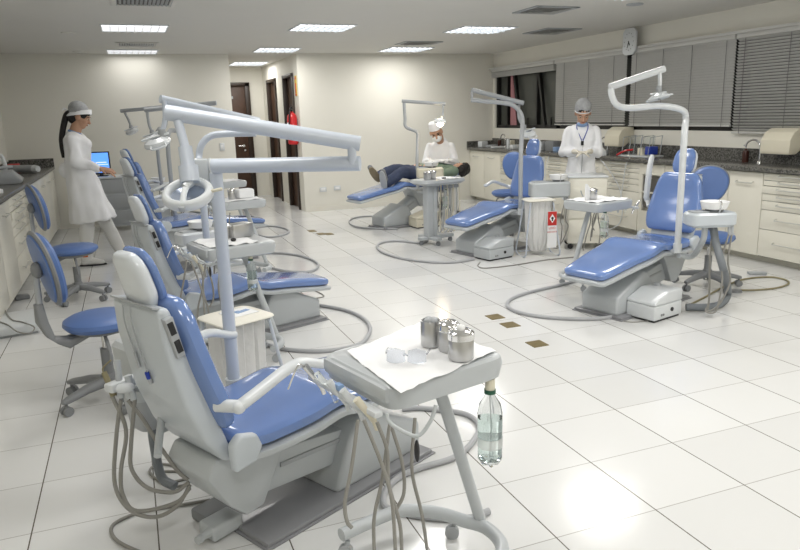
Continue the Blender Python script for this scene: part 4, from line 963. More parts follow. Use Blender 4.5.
# ------------------------------------------------------------ stools
greys = mat('stool_grey', (.24, .25, .26), .45)
def stool(c, h, label, zseat=.50, zb=.86, base_rot=10, bw=.19, bh=.21):
    t = thing('swivel_stool', label, 'stool', (c[0], c[1], 0), rad(h), 'blue swivel stools on castors')
    MB().lathe([(.001, -.022), (.14, -.022), (.185, -.012), (.205, .012), (.20, .034), (.17, .05), (.10, .058), (.001, .060)], (0, 0, zseat-.055), 40).build('seat', vinyl2, t)
    MB().lathe([(.001, -.05), (.10, -.05), (.16, -.03), (.165, -.02), (.001, -.02)], (0, 0, zseat-.055), 32).build('seat_pan', greyp, t)
    MB().cyl((0, 0, .13), (0, 0, zseat-.20), .030).build('column', greyp, t)
    MB().cyl((0, 0, zseat-.21), (0, 0, zseat-.10), .016).build('gas_piston', chrome, t)
    MB().tube([(-.02, -.08, zseat-.10), (-.03, -.14, zseat-.12), (-.03, -.17, zseat-.18)], .010, 8).ell((-.03, -.172, zseat-.21), (.012, .014, .04)).build('lever', greyp, t)
    MB().lathe([(.001, 0), (.042, 0), (.045, .05), (.033, .075), (.001, .08)], (0, 0, .085), 20).build('hub', greyp, t)
    for k in range(5):
        a = rad(base_rot+72*k); e = V((math.cos(a), math.sin(a), 0)); n_ = V((-e.y, e.x, 0))
        MB().loft([(e*.03+V((0, 0, .115)), n_*.033, V((0, 0, .03))), (e*.14+V((0, 0, .108)), n_*.029, V((0, 0, .025))), (e*.26+V((0, 0, .085)), n_*.025, V((0, 0, .018))), (e*.29+V((0, 0, .08)), n_*.016, V((0, 0, .012)))], 14, 2.6).build('base_leg', greys, t)
        q = e*.272; cst = MB()
        for s_ in (-1, 1): cst.cyl(q+n_*(.006*s_)+V((0, 0, .027)), q+n_*(.024*s_)+V((0, 0, .027)), .027, n=20)
        cst.cyl(q+V((0, 0, .03)), q+V((0, 0, .08)), .008); cst.build('caster', greyp, t)
    # back support
    MB().loft([(V((-.08, 0, zseat-.095)), V((0, .04, 0)), V((0, 0, .016))), (V((-.19, 0, zseat-.12)), V((0, .045, 0)), V((0, 0, .034))), (V((-.27, 0, zseat-.09)), V((0, .04, 0)), V((-.028, 0, .028))), (V((-.305, 0, zseat+.02)), V((0, .034, 0)), V((-.03, 0, 0))), (V((-.31, 0, zseat+.12)), V((0, .026, 0)), V((-.022, 0, 0)))], 16, 3).build('back_bracket', greys, t)
    MB().cyl((-.305, 0, zseat+.08), (-.30, 0, zb-.02), .016).build('back_post', greyl, t)
    MB().ell((-.292, 0, zb), (.03, .045, .045)).build('back_knob', greyp, t)
    def pick(k, x, off=0):
        R_ = []
        for j in range(48):
            a = 2*PI*j/48; ww = bw*(1+.20*math.sin(a)); zz_ = bh*math.sin(a)
            y = ww*k*math.cos(a); R_.append(V((x+.9*.25*y*y+off-.20*zz_*k, y, zb+zz_*k)))
        return R_
    MB().rings([pick(.6, -.268), pick(.96, -.262), pick(1, -.252), pick(.97, -.242), pick(.6, -.25)]).build('back_rim', greys, t)
    MB().rings([pick(.6, -.275), pick(.86, -.272), pick(.90, -.264)]).build('back_panel', vinyl2, t)
    MB().rings([pick(.93, -.245), pick(.93, -.222), pick(.84, -.205), pick(.5, -.20)]).build('back_cushion', vinyl2, t)
    return t
stool((-.24, 4.10), 20, 'nearest blue swivel stool at left, behind the foreground chair', .51, .81, 51, .165)
stool((-.55, 6.75), 18, 'blue swivel stool at left, beside the white drawers, farther of the two', .50, .86, 12)
stool((4.62, 4.55), 232, 'blue swivel stool behind the nearest right chair, large round back', .48, .87, 30, .16, .17)
stool((4.54, 7.90), 222, 'blue swivel stool behind the middle right chair', .56, .86, 30, .15, .185)

# ------------------------------------------------------------ floor hoses and cables
def floor_hose(pts, r, m, label, name='floor_hose', z=None):
    P = [gp(u, v, r if z is None else z) for u, v in pts]
    return tag(MB().tube(P, r, 10, 8).build(name, m), label, 'hose' if 'hose' in name else 'cable', None)
floor_hose([(402, 409), (418, 408), (440, 410), (466, 414), (479, 425), (474, 440), (455, 457), (420, 468), (398, 478), (385, 492), (386, 507), (410, 514), (440, 518), (470, 518), (489, 511)], .014, hosem, 'thick pale grey hose looping on the floor around the nearest cart')
floor_hose([(300, 303), (318, 305), (345, 310), (363, 318), (370, 328), (365, 340), (350, 347), (320, 351), (285, 349), (262, 343)], .014, hosem, 'grey hose looping on the floor right of the second left chair')
floor_hose([(254, 256), (268, 253), (290, 254), (308, 258), (318, 264), (314, 270), (300, 272), (280, 270), (262, 264)], .014, hosem, 'grey hose looping on the floor beyond the second left chair leg rest')
floor_hose([(252, 229), (266, 226), (280, 227), (289, 231), (283, 235), (268, 237), (254, 234)], .014, hosem, 'farthest grey floor hose of the left row')
floor_hose([(585, 278), (560, 285), (530, 292), (511, 299), (508, 306), (518, 312), (545, 317), (585, 319), (610, 317), (632, 311)], .014, hosem, 'grey hose looping on the floor left of the nearest right chair')
floor_hose([(428, 240), (420, 243), (400, 241), (384, 242), (377, 246), (382, 252), (400, 258), (430, 262), (455, 262), (474, 259)], .014, hosem, 'grey hose curving on the floor from the column cart')
floor_hose([(372, 216), (358, 217), (350, 220), (352, 225), (366, 228), (398, 229)], .013, hosem, 'grey hose on the floor at the base of the patient chair')
floor_hose([(687, 306), (705, 297), (725, 286), (745, 279), (770, 277), (786, 280), (788, 284), (776, 288), (755, 290), (738, 290)], .008, browncord, 'brown cable looping on the floor behind the nearest right chair', 'floor_cable')
floor_hose([(480, 262), (478, 266), (486, 268), (515, 265), (545, 260), (575, 257)], .006, cordm, 'thin cable on the floor before the waste bag stand', 'floor_cable')
floor_hose([(613, 313), (618, 319), (630, 322), (648, 321)], .004, cordm, 'thin black cable from the nearest right chair base to the white junction box', 'floor_cable')
floor_hose([(300, 292), (312, 290), (324, 296), (310, 299), (300, 300)], .005, cordm, 'thin dark cable under the leg rest of the second left chair', 'floor_cable')
floor_hose([(0, 300), (10, 318), (22, 322), (34, 327), (30, 333), (18, 332), (8, 325), (0, 322)], .005, cordm, 'thin cable trailing over the white platform at the left edge', 'floor_cable', z=.09)
floor_hose([(210, 500), (175, 506), (150, 510), (134, 514), (114, 524), (112, 534), (122, 544), (150, 556)], .007, cordm, 'dark cable winding on the floor behind the nearest left chair', 'floor_cable')
floor_hose([(190, 478), (180, 468), (160, 464), (150, 470), (155, 478), (170, 482), (186, 478), (180, 472), (162, 472), (158, 480), (174, 486), (190, 484)], .006, cordm, 'coil of dark cable on the floor behind the nearest left backrest', 'floor_cable')
tag(MB().box(tuple(gp(757, 273, .014)), (.16, .07, .025), rz=-.5, bev=.008).build('power_strip', greyl), 'small grey mottled device on the floor by the right cabinets', 'device')
tag(MB().box(tuple(gp(22, 297, .02)), (.12, .09, .04), rz=.3, bev=.01).build('power_adapter', greyp), 'small grey power adapter on the floor by the left cabinets', 'adapter')
tag(MB().lathe([(.001, 0), (.05, 0), (.045, .018), (.001, .02)], tuple(gp(736, 292)), 20).build('foot_switch', greyp), 'round grey foot switch on the floor behind the nearest right chair', 'foot switch')
plt = thing('floor_platform', 'low white platform on the floor at the left picture edge', 'platform', (-1.0, 5.95, 0), rad(10))
MB().box((-.02, 0, .05), (.42, .5, .07), bev=.015, seg=3).build('platform', shellw, plt); MB().box((-.02, 0, .01), (.38, .46, .02)).build('foot_pad', greyl, plt)

# suction handpiece holder behind the nearest chair
p = pd(118, 385, 2.55); su = thing('suction_holder', 'cluster of suction handpieces with hanging tubes behind the nearest left chair', 'suction unit', tuple(p), rad(20))
MB().box((0, 0, 0), (.09, .05, .035), rz=.3, bev=.01).box((.05, .01, -.01), (.05, .06, .06), rz=.5, bev=.012).build('holder', shellw, su)
MB().cyl(pd(117, 360, 2.55), pd(121, 398, 2.55), .011, .013).build('handpiece', shellm, su, True)
MB().cyl(pd(104, 372, 2.55), pd(114, 396, 2.55), .010, .012).tube([pd(104, 374, 2.55), pd(103, 368, 2.55), pd(111, 360, 2.55)], .003, 6).build('handpiece', browncord, su, True)
MB().cyl(pd(128, 376, 2.55), pd(134, 400, 2.55), .014, .012).build('handpiece', shellm, su, True)
MB().ell(pd(125, 388, 2.53), (.035, .02, .02)).build('valve_body', shellw, su, True)
MB().tube([pd(126, 388, 2.55), pd(160, 395, 2.6), W1(-.75, .0, .42)], .014, 10).build('support_arm', shellm, su, True)
for pts in (((121, 400), (116, 440), (115, 485), (130, 510), (155, 517), (177, 506), (190, 485)), ((112, 396), (126, 430), (121, 470), (123, 495), (137, 511), (175, 503), (190, 488)), ((135, 398), (131, 445), (132, 470), (148, 488), (174, 492), (189, 482)), ((128, 400), (143, 419), (159, 445), (177, 470), (188, 480))):
    MB().tube([pd(u, v, 2.55+.006*i) for i, (u, v) in enumerate(pts)], .0075, 8).build('suction_tube', cordm, su, True)

# computer on a trolley
tr = thing('equipment_trolley', 'pale drawer trolley carrying the computer screen behind the walking woman', 'trolley', (-.22, 11.15, 0))
MB().box((0, 0, .42), (.52, .45, .70), bev=.01).build('body', shellm, tr); MB().box((0, 0, .785), (.56, .5, .03), bev=.006).build('top', shellw, tr)
for z in (.2, .43, .66): MB().box((0, -.232, z), (.48, .02, .2), bev=.005).build('drawer', greyl, tr)
for x in (-.2, .2): caster(tr, x, -.18, 0, .03, 0, black); caster(tr, x, .18, 0, .03, 0, black)
mo = thing('computer_monitor', 'black framed computer monitor with a bright blue screen', 'monitor', (-.40, 11.1, .80), rad(-6))
MB().box((0, 0, .19), (.28, .035, .33), bev=.008).build('frame', black, mo); MB().box((0, -.02, .195), (.245, .006, .285)).build('screen', screenm, mo)
MB().box((.02, -.024, .20), (.14, .002, .012)).box((.02, -.024, .17), (.18, .002, .008)).build('screen_text', mat('screen_white', (.8, .9, 1), .5, emit=(.8, .9, 1), es=1), mo)
MB().box((0, .02, .03), (.05, .03, .08)).box((0, 0, .006), (.18, .14, .012), bev=.004).build('stand', black, mo)
tag(MB().box((-.05, 11.0, .82), (.1, .08, .04), bev=.01).build('storage_box', shellw), 'small white box beside the computer monitor', 'box')
# ------------------------------------------------------------ people
def hand(mb, wrist, d, palm_n, s=1, curl=.5, side=1):
    "five fingers; d points along the hand, palm_n is the palm side, side=+1 puts the thumb towards +t"
    d = V(d).normalized(); pn = V(palm_n); pn = (pn-d*pn.dot(d)).normalized(); t = d.cross(pn)*side
    w = V(wrist); k = s
    for o in (-.026, -.009, .009, .026): mb.cone(w+t*o*.7*k, w+d*.085*k+t*o*k, .013*k, .0105*k)
    for i, (o, L_) in enumerate(((.030, .062), (.011, .074), (-.010, .068), (-.029, .052))):
        a = w+d*.088*k+t*o*k; d1 = (d+pn*curl*.6+t*o*2).normalized(); d2 = (d+pn*curl*1.7).normalized()
        b = a+d1*L_*.55*k; c = b+d2*L_*.5*k; mb.chain([a, b, c], [.0088*k, .008*k, .0068*k])
    a = w+t*.022*k+d*.022*k; b = a+(t*.8+d*.7+pn*.35).normalized()*.042*k; c = b+(d*.9+t*.15+pn*.5).normalized()*.032*k
    mb.chain([a, b, c], [.012*k, .0098*k, .0078*k])
def head(mb, c, fw, up, s=1):
    fw = V(fw).normalized(); up = V(up); up = (up-fw*up.dot(fw)).normalized(); lf = up.cross(fw)
    M = Matrix((fw, lf, up)).transposed().to_4x4(); P = lambda x, y, z: V(c)+(fw*x+lf*y+up*z)*s
    mb.ell(P(-.012, 0, .022), (.094*s, .075*s, .088*s), M)
    mb.ell(P(.028, 0, -.03), (.060*s, .058*s, .075*s), M); mb.ell(P(.048, 0, -.078), (.034*s, .034*s, .026*s), M)
    mb.cone(P(.080, 0, .012), P(.103, 0, -.022), .009*s, .014*s)
    for k in (-1, 1): mb.ell(P(-.005, .076*k, -.005), (.022*s, .010*s, .032*s), M); mb.ell(P(.060, .035*k, -.022), (.022*s, .022*s, .022*s), M)
    mb.ell(P(.072, 0, .032), (.018*s, .05*s, .012*s), M)
    mb.ell(P(.082, 0, -.052), (.012*s, .022*s, .008*s), M)
    return M, P
def face(par, M, P, s=1, mouth=True):
    for k in (-1, 1):
        e = MB().ell(P(.078, .030*k, .010), (.007*s, .012*s, .005*s), M); e.build('eye', cream, par, True)
        MB().ell(P(.086, .030*k, .009), (.004*s, .006*s, .006*s), M).build('iris', eyem, par, True)
        MB().tube([P(.083, .016*k, .030), P(.086, .032*k, .035), P(.074, .048*k, .030)], .0035*s, 6).build('eyebrow', hairm, par, True)
    if mouth: MB().ell(P(.090, 0, -.052), (.007*s, .020*s, .006*s), M).build('mouth', lipm, par, True)
def lofts(mb, secs, n=36, e=2.4):
    "sections (centre, half depth vector, half width vector)"
    mb.loft(secs, n, e); return mb
def frame(O, h):
    a = rad(h); M = Matrix.Translation(O) @ Matrix.Rotation(a, 4, 'Z')
    return (lambda x, y, z: M @ V((x, y, z))), (lambda x, y, z: M.to_3x3() @ V((x, y, z)))

# --- woman walking at the left
T, D = frame((-.50, 8.45, 0), -4)
wl = thing('person', 'woman at left in long white coat and tied white cap, reaching forward', 'person', (-.50, 8.45, 0), rad(-4))
hd_f, hd_u = D(.86, -.10, -.42), D(.42, 0, .9); hc = T(.055, 0, 1.625)
mb = MB(); M, P = head(mb, hc, hd_f, hd_u, 1.06)
mb.cone(T(.03, 0, 1.58), T(-.03, 0, 1.44), .056, .064)
lofts(mb, [(T(-.02, 0, .84), D(.10, 0, 0), D(0, .15, 0)), (T(-.01, 0, .95), D(.115, 0, 0), D(0, .165, 0)), (T(-.03, 0, 1.12), D(.095, 0, 0), D(0, .12, 0)), (T(-.02, 0, 1.28), D(.105, 0, 0), D(0, .14, 0)), (T(-.025, 0, 1.40), D(.085, 0, 0), D(0, .135, 0)), (T(-.02, 0, 1.45), D(.05, 0, 0), D(0, .08, 0))])
shN, elN, wrN = T(-.02, -.165, 1.39), T(-.02, -.235, 1.16), T(.20, -.22, 1.085)
shF, elF, wrF = T(-.02, .165, 1.39), T(-.02, .23, 1.15), T(.17, .21, 1.04)
for a, b, c in ((shN, elN, wrN), (shF, elF, wrF)): mb.chain([a, b, c], [.036, .036, .026])
hand(mb, wrN, D(.97, 0, -.22), D(0, .3, -1), 1.12, .35, -1); hand(mb, wrF, D(.9, -.1, -.3), D(0, 0, -1), 1.1, .5, 1)
legs = (((0, -.09, .90), (-.0, -.09, .50), (-.05, -.10, .09)), ((0, .09, .90), (.15, .10, .50), (.30, .12, .10)))
for a, b, c in legs: mb.chain([T(*a), T(*b), T(*c)], [.085, .058, .042])
body = link('body', remesh(mb, .0075, 4), skin2, wl, True)
face(wl, M, P)
# hair, cap and ponytail
MB().ell(P(-.016, 0, .034), (.104, .086, .094), M).ell(P(-.055, 0, -.025), (.062, .078, .075), M).build('hair', hairm, wl, True)
MB().tube([P(-.095, 0, .01), P(-.125, 0, -.05), T(-.15, .0, 1.44), T(-.165, 0, 1.32), T(-.16, 0, 1.20)], (.038, .022), 12).build('ponytail', hairm, wl, True)
MB().ell(P(-.042, 0, .066), (.106, .096, .092), M).build('hair_net', netm, wl, True)
bd = MB(); R = []
for j in range(40):
    a = 2*PI*j/40; ca_, sa_ = math.cos(a), math.sin(a)
    base = P(-.018+.102*ca_, .094*sa_, .034+.056*ca_); R.append([base+(M.to_3x3() @ V((ca_*.007, sa_*.007, -.020))), base+(M.to_3x3() @ V((-ca_*.012, -sa_*.012, .028))), base+(M.to_3x3() @ V((-ca_*.02, -sa_*.02, .02))), base+(M.to_3x3() @ V((-ca_*.006, -sa_*.006, -.024)))])
R.append(R[0]); bd.rings(R, False); bd.build('head_band', coatm, wl, True)
MB().ell(P(-.115, 0, .0), (.022, .02, .02), M).tube([P(-.12, 0, .0), P(-.165, .01, .02), P(-.18, 0, -.01)], (.012, .006), 8).tube([P(-.118, 0, -.005), P(-.14, .0, -.05), P(-.13, 0, -.09)], (.016, .010), 8).build('band_knot', coatm, wl, True)
# coat
mb = MB()
lofts(mb, [(T(-.035, 0, 1.485), D(.055, 0, 0), D(0, .065, 0)), (T(-.03, 0, 1.45), D(.085, 0, 0), D(0, .13, 0)), (T(-.03, 0, 1.40), D(.115, 0, 0), D(0, .165, 0)), (T(-.015, 0, 1.30), D(.135, 0, 0), D(0, .185, 0)), (T(-.03, 0, 1.12), D(.125, 0, 0), D(0, .16, 0)), (T(-.01, 0, 1.02), D(.14, 0, 0), D(0, .175, 0)),
    (T(.0, 0, .90), D(.165, 0, 0), D(0, .20, 0)), (T(.03, 0, .70), D(.20, 0, 0), D(0, .215, 0)), (T(.055, 0, .50), D(.245, 0, .02), D(0, .235, 0))])
mb.chain([T(-.02, -.155, 1.38), elN, wrN-D(.02, 0, 0)], [.066, .062, .042]); mb.chain([T(-.02, .155, 1.38), elF, wrF-D(.02, 0, 0)], [.078, .064, .040])
mb.ell(T(-.17, .02, 1.06), (.05, .07, .07)); mb.ell(T(.03, -.07, 1.33), (.10, .075, .08)); mb.ell(T(.03, .07, 1.33), (.10, .075, .08))
link('coat', remesh(mb, .012, 3, .024, 11), coatm, wl, True)
MB().tube([T(-.075, -.03, 1.49), T(-.03, -.06, 1.475), T(.03, -.035, 1.45), T(.05, 0, 1.43)], .012, 8).build('collar', lightblue, wl, True)
for nm, (a, b, c) in zip('ab', legs):
    mb = MB().chain([T(a[0], a[1], .8), T(*b), T(c[0]-.01, c[1], .10)], [.10, .078, .066]); link('trouser_leg', remesh(mb, .012, 3, .010, 14), trousm, wl, True)
for (x, y), rz in (((-.05, -.10), 0), ((.30, .12), 0)):
    mb = MB(); a = T(x-.03, y, .05); b = T(x+.15, y, .032)
    mb.chain([a, T(x+.06, y, .05), b], [.045, .042, .030]); link('shoe', remesh(mb, .008, 3), trousm, wl, True)
    MB().loft([(T(x+.055, y, .004), D(.145, 0, 0), D(0, .042, 0)), (T(x+.055, y, .016), D(.14, 0, 0), D(0, .04, 0))], 24, 2.4).build('sole', black, wl, True)
for z, m_ in ((.13, orange), (.19, orange)): MB().box(T(-.055, -.168, z), (.05, .006, .035), rx=-.05).build('ankle_print', m_, wl, True)

# --- woman standing at the right counter
OX, OY = 5.0, 6.97; hh = math.degrees(math.atan2(-OY, -OX))+4
T, D = frame((OX, OY, 0), hh)
wr = thing('person', 'woman at right in white coat and grey hair net, looking at her gloved hands', 'person', (OX, OY, 0), rad(hh))
mb = MB(); M, P = head(mb, T(.10, .0, 1.51), D(.80, 0, -.6), D(.6, 0, .80), 1.10)
mb.cone(T(.04, 0, 1.45), T(.0, 0, 1.34), .055, .06)
lofts(mb, [(T(0, 0, .82), D(.10, 0, 0), D(0, .15, 0)), (T(0, 0, 1.05), D(.095, 0, 0), D(0, .13, 0)), (T(0, 0, 1.2), D(.10, 0, 0), D(0, .145, 0)), (T(0, 0, 1.31), D(.085, 0, 0), D(0, .17, 0)), (T(0, 0, 1.37), D(.05, 0, 0), D(0, .07, 0))])
arm = []
for k in (-1, 1):
    s_, e_, w_ = T(.0, .145*k, 1.30), T(.02, .205*k, 1.06), T(.19, .07*k, 1.075); arm.append((s_, e_, w_)); mb.chain([s_, e_, w_], [.048, .038, .027])
    mb.chain([T(0, .09*k, .85), T(.01, .1*k, .48), T(0, .1*k, .09)], [.085, .06, .045])
link('body', remesh(mb, .0075, 4), skin, wr, True); face(wr, M, P)
for k in (-1, 1):
    g_ = MB(); hand(g_, T(.205, .07*k, 1.075), D(.45, -.9*k, -.12), D(.3, 0, -1), 1.1, .5, k); g_.cone(T(.175, .095*k, 1.075), T(.215, .072*k, 1.075), .031, .027); link('glove', remesh(g_, .006, 2), glove, wr, True)
MB().ell(P(-.018, 0, .032), (.103, .085, .098), M).build('hair', hairm, wr, True)
net = MB().ell(P(-.032, 0, .052), (.108, .093, .104), M); link('hair_net', remesh(net, .008, 2, .006, 60), netm, wr, True)
bd = MB(); pts = [P(-.014+.093*math.cos(a), .082*math.sin(a), .022+.032*math.cos(a)) for a in [2*PI*j/24 for j in range(25)]]
bd.tube(pts, .0055, 8, 2).build('net_elastic', shellw, wr, True)
mb = MB()
lofts(mb, [(T(-.02, 0, 1.395), D(.055, 0, 0), D(0, .07, 0)), (T(-.01, 0, 1.365), D(.08, 0, 0), D(0, .11, 0)), (T(0, 0, 1.31), D(.105, 0, 0), D(0, .155, 0)), (T(.01, 0, 1.2), D(.13, 0, 0), D(0, .165, 0)), (T(0, 0, 1.03), D(.12, 0, 0), D(0, .145, 0)), (T(0, 0, .9), D(.14, 0, 0), D(0, .165, 0)), (T(0, 0, .7), D(.16, 0, 0), D(0, .19, 0)), (T(0, 0, .5), D(.17, 0, 0), D(0, .21, 0))])
for s_, e_, w_ in arm: mb.chain([s_, e_, w_-(w_-e_).normalized()*.03], [.062, .060, .040])
link('coat', remesh(mb, .012, 3, .022, 11), coatm, wr, True)
MB().tube([T(.125, 0, 1.22), T(.135, .004, 1.0), T(.15, 0, .8)], .004, 6).build('coat_placket', greyl, wr, True)
MB().ell(T(.052, 0, 1.385), (.062, .068, .035)).build('blue_mask', lightblue, wr, True)
MB().tube([T(.03, -.062, 1.39), T(.09, -.06, 1.33), T(.135, -.008, 1.20)], .0055, 6).tube([T(.03, .062, 1.39), T(.09, .06, 1.33), T(.135, .008, 1.20)], .0055, 6).build('lanyard', bluecap, wr, True)
MB().box(T(.14, 0, 1.17), (.02, .03, .05), rz=rad(hh)).build('badge', black, wr, True)
for k in (-1, 1):
    link('trouser_leg', remesh(MB().chain([T(0, .09*k, .8), T(.01, .1*k, .48), T(0, .1*k, .10)], [.10, .078, .066]), .013, 3), trousm, wr, True)
    link('shoe', remesh(MB().chain([T(-.04, .1*k, .045), T(.06, .1*k, .045), T(.15, .1*k, .032)], [.042, .04, .030]), .009, 3), trousm, wr, True)

# --- dentist seated behind the patient
hp = pd(442, 131, 10.5); O = V((hp.x+.08, hp.y+.24, 0)); hh = math.degrees(math.atan2(-O.y, -O.x))-4
T, D = frame(O, hh)
dn = thing('person', 'seated dentist in white cap, mask and tunic bending over the lying patient', 'person', tuple(O), rad(hh))
z0 = hp.z
mb = MB(); M, P = head(mb, T(.18, -.05, z0-.02), D(.82, .06, -.52), D(.52, -.22, .82), 1.2)
mb.cone(T(.14, 0, z0-.08), T(.03, 0, z0-.19), .055, .065)
ZS = z0-.24
lofts(mb, [(T(-.06, 0, .52), D(.13, 0, 0), D(0, .17, 0)), (T(-.04, 0, .75), D(.11, 0, 0), D(0, .15, 0)), (T(-.01, 0, ZS-.08), D(.11, 0, 0), D(0, .17, 0)), (T(.01, 0, ZS+.02), D(.08, 0, 0), D(0, .17, 0)), (T(.02, 0, ZS+.08), D(.05, 0, 0), D(0, .07, 0))])
arms = []
for k in (-1, 1):
    a, b, c = T(.01, .165*k, ZS), T(.08, .235*k, ZS-.24), T(.33, .14*k, .86); arms.append((a, b, c)); mb.chain([a, b, c], [.05, .04, .028])
    mb.chain([T(-.02, .10*k, .56), T(.34, .20*k, .50), T(.30, .22*k, .10)], [.09, .06, .045])
link('body', remesh(mb, .008, 4), skin2, dn, True)
for k in (-1, 1):
    MB().ell(P(.078, .030*k, .012), (.012, .015, .008), M).build('eye', eyem, dn, True)
    MB().tube([P(.084, .014*k, .032), P(.087, .032*k, .038), P(.074, .05*k, .032)], .004, 6).build('eyebrow', hairm, dn, True)
    g_ = MB(); hand(g_, T(.34, .135*k, .855), D(.6, -.75*k, -.15), D(0, 0, -1), 1.1, .7, k); g_.cone(T(.31, .148*k, .86), T(.34, .135*k, .855), .033, .028); link('glove', remesh(g_, .006, 2), paper, dn, True)
MB().ell(P(.055, 0, -.048), (.068, .072, .064), M).build('face_mask', paper, dn, True)
MB().ell(P(-.020, 0, .030), (.101, .083, .098), M).build('hair', hairm, dn, True)
MB().loft([(P(-.006, 0, .045), (M.to_3x3() @ V((.104, 0, .03))), (M.to_3x3() @ V((0, .090, 0)))), (P(-.022, 0, .085), (M.to_3x3() @ V((.106, 0, .03))), (M.to_3x3() @ V((0, .092, 0)))), (P(-.035, 0, .128), (M.to_3x3() @ V((.085, 0, .02))), (M.to_3x3() @ V((0, .078, 0)))), (P(-.04, 0, .14), (M.to_3x3() @ V((.04, 0, .01))), (M.to_3x3() @ V((0, .04, 0))))], 28, 2.2).build('surgical_cap', coatm, dn, True)
mb = MB()
lofts(mb, [(T(.04, 0, ZS+.13), D(.065, 0, 0), D(0, .07, 0)), (T(0, 0, ZS+.07), D(.09, 0, 0), D(0, .11, 0)), (T(0, 0, ZS+.01), D(.115, 0, 0), D(0, .17, 0)), (T(-.02, 0, ZS-.12), D(.13, 0, 0), D(0, .18, 0)), (T(-.04, 0, .75), D(.14, 0, 0), D(0, .18, 0)), (T(-.06, 0, .5), D(.17, 0, 0), D(0, .22, 0))])
for a, b, c in arms: mb.chain([a, b, c-(c-b).normalized()*.03], [.062, .058, .042])
link('tunic', remesh(mb, .012, 3, .014, 10), coatm, dn, True)
for k in (-1, 1):
    link('trouser_leg', remesh(MB().chain([T(-.02, .10*k, .56), T(.34, .20*k, .50), T(.30, .22*k, .12)], [.105, .08, .065]), .014, 3), trousm, dn, True)
    link('shoe', remesh(MB().chain([T(.27, .22*k, .045), T(.38, .22*k, .045), T(.46, .22*k, .03)], [.042, .04, .030]), .010, 3), trousm, dn, True)
stl = stool((O.x, O.y), hh-360, 'blue swivel stool under the seated dentist', .46, .80, 0)

# --- patient lying on the farthest right chair
S0 = .62
T = lambda x, y, z: V3(x, y, z)
D = lambda x, y, z: WM[R3.name].to_3x3() @ V((x, y, z))
pt_ = thing('person', 'patient lying on the far dental chair in dark jeans, green shirt and tan soled shoes', 'person', tuple(V3(0, 0, S0)), rad(194))
mb = MB(); M, P = head(mb, T(-1.06, 0, S0+.12), D(.05, -.85, .5), D(-1, 0, .12))
mb.cone(T(-.98, 0, S0+.11), T(-.86, 0, S0+.10), .055, .06)
lofts(mb, [(T(-.84, 0, S0+.10), D(0, .07, 0), D(0, 0, .05)), (T(-.80, 0, S0+.10), D(0, .17, 0), D(0, 0, .08)), (T(-.62, 0, S0+.11), D(0, .16, 0), D(0, 0, .10)), (T(-.45, 0, S0+.11), D(0, .15, 0), D(0, 0, .09)), (T(-.28, 0, S0+.11), D(0, .165, 0), D(0, 0, .095))])
pl = (((-.28, -.09), (.10, -.08, S0+.17), (.46, .0, S0+.11)), ((-.28, .09), (.10, .10, S0+.14), (.40, .13, S0+.02)))
for (hx_, hy_), b, c in pl: mb.chain([T(hx_, hy_, S0+.11), T(*b), T(*c)], [.085, .06, .045])
pa = ((T(-.78, .19, S0+.10), T(-.55, .26, S0+.09), T(-.34, .12, S0+.21)), (T(-.78, -.19, S0+.10), T(-.55, -.26, S0+.09), T(-.34, -.10, S0+.22)))
for a, b, c in pa: mb.chain([a, b, c], [.046, .036, .026])
hand(mb, pa[0][2], D(.7, -.7, 0), D(0, 0, -1), 1.1, .5, 1); hand(mb, pa[1][2], D(.7, .7, 0), D(0, 0, -1), 1.1, .5, -1)
link('body', remesh(mb, .0075, 4), skin, pt_, True); face(pt_, M, P)
mb = MB().ell(P(-.045, 0, .045), (.090, .098, .10), M).ell(P(-.07, .0, -.02), (.085, .10, .11), M).ell(P(-.075, .06, .02), (.05, .05, .09), M).ell(P(-.03, 0, .075), (.09, .09, .06), M)
link('hair', remesh(mb, .009, 2, .012, 30), hairm, pt_, True)
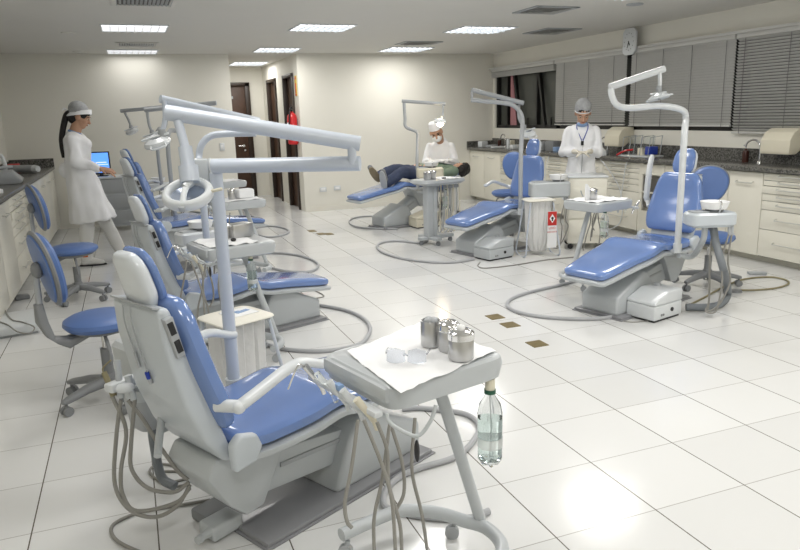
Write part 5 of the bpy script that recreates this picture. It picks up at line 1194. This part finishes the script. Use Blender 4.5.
mb = MB(); lofts(mb, [(T(-.865, 0, S0+.105), D(0, .08, 0), D(0, 0, .065)), (T(-.82, 0, S0+.105), D(0, .19, 0), D(0, 0, .095)), (T(-.62, 0, S0+.115), D(0, .185, 0), D(0, 0, .12)), (T(-.45, 0, S0+.115), D(0, .17, 0), D(0, 0, .11)), (T(-.26, 0, S0+.115), D(0, .18, 0), D(0, 0, .115))])
for a, b, c in pa: mb.chain([a, b, c+(b-c).normalized()*.04], [.07, .058, .040])
link('shirt', remesh(mb, .012, 3, .014, 11), greensh, pt_, True)
mb = MB(); mb.ell(T(-.25, 0, S0+.11), (.12, .18, .11), WM[R3.name].to_3x3().to_4x4())
for (hx_, hy_), b, c in pl: mb.chain([T(hx_, hy_, S0+.11), T(*b), T(c[0]-.03, c[1], c[2])], [.10, .082, .066])
link('jeans', remesh(mb, .012, 3, .014, 12), jeans, pt_, True)
for (hx_, hy_), b, c, dz, lat, sm in ((pl[0][0], pl[0][1], pl[0][2], 1, .25, sole), (pl[1][0], pl[1][1], pl[1][2], .9, -.3, greyl)):
    a = T(*c); up_ = (D(.62, .1, .75) if sm == sole else D(.25, .1, .95)).normalized(); nx = (D(.4, .88, -.3) if sm == sole else D(.8, .5, -.2)).normalized(); nx = (nx-up_*nx.dot(up_)).normalized()
    link('shoe', remesh(MB().chain([a-up_*.03, a+up_*.08+nx*.0, a+up_*.17], [.048, .046, .036]), .009, 3), greyp, pt_, True)
    yv = up_.cross(nx).normalized()
    MB().loft([(a+up_*.055+nx*.040, up_*.135, yv*.050), (a+up_*.055+nx*.056, up_*.13, yv*.046)], 28, 2.3).build('shoe_sole', sm, pt_, True)
cs = [T(-.85, -.16, 0), T(-.55, -.16, 0), T(-.55, .16, 0), T(-.85, .16, 0)]
sheet(cs, S0+.26, 'white paper bib on the chest of the lying patient', 'bib', .006, name='paper_bib')
w = bpy.data.worlds.new('w'); bpy.context.scene.world = w; w.use_nodes = True
w.node_tree.nodes['Background'].inputs[0].default_value = (.5, .52, .55, 1); w.node_tree.nodes['Background'].inputs[1].default_value = .3
sc = bpy.context.scene
sc.view_settings.view_transform = 'Standard'; sc.view_settings.look = 'None'; sc.view_settings.exposure = 0
try:
    sc.cycles.use_denoising = True; sc.cycles.max_bounces = 8; sc.cycles.transmission_bounces = 8
except Exception: pass
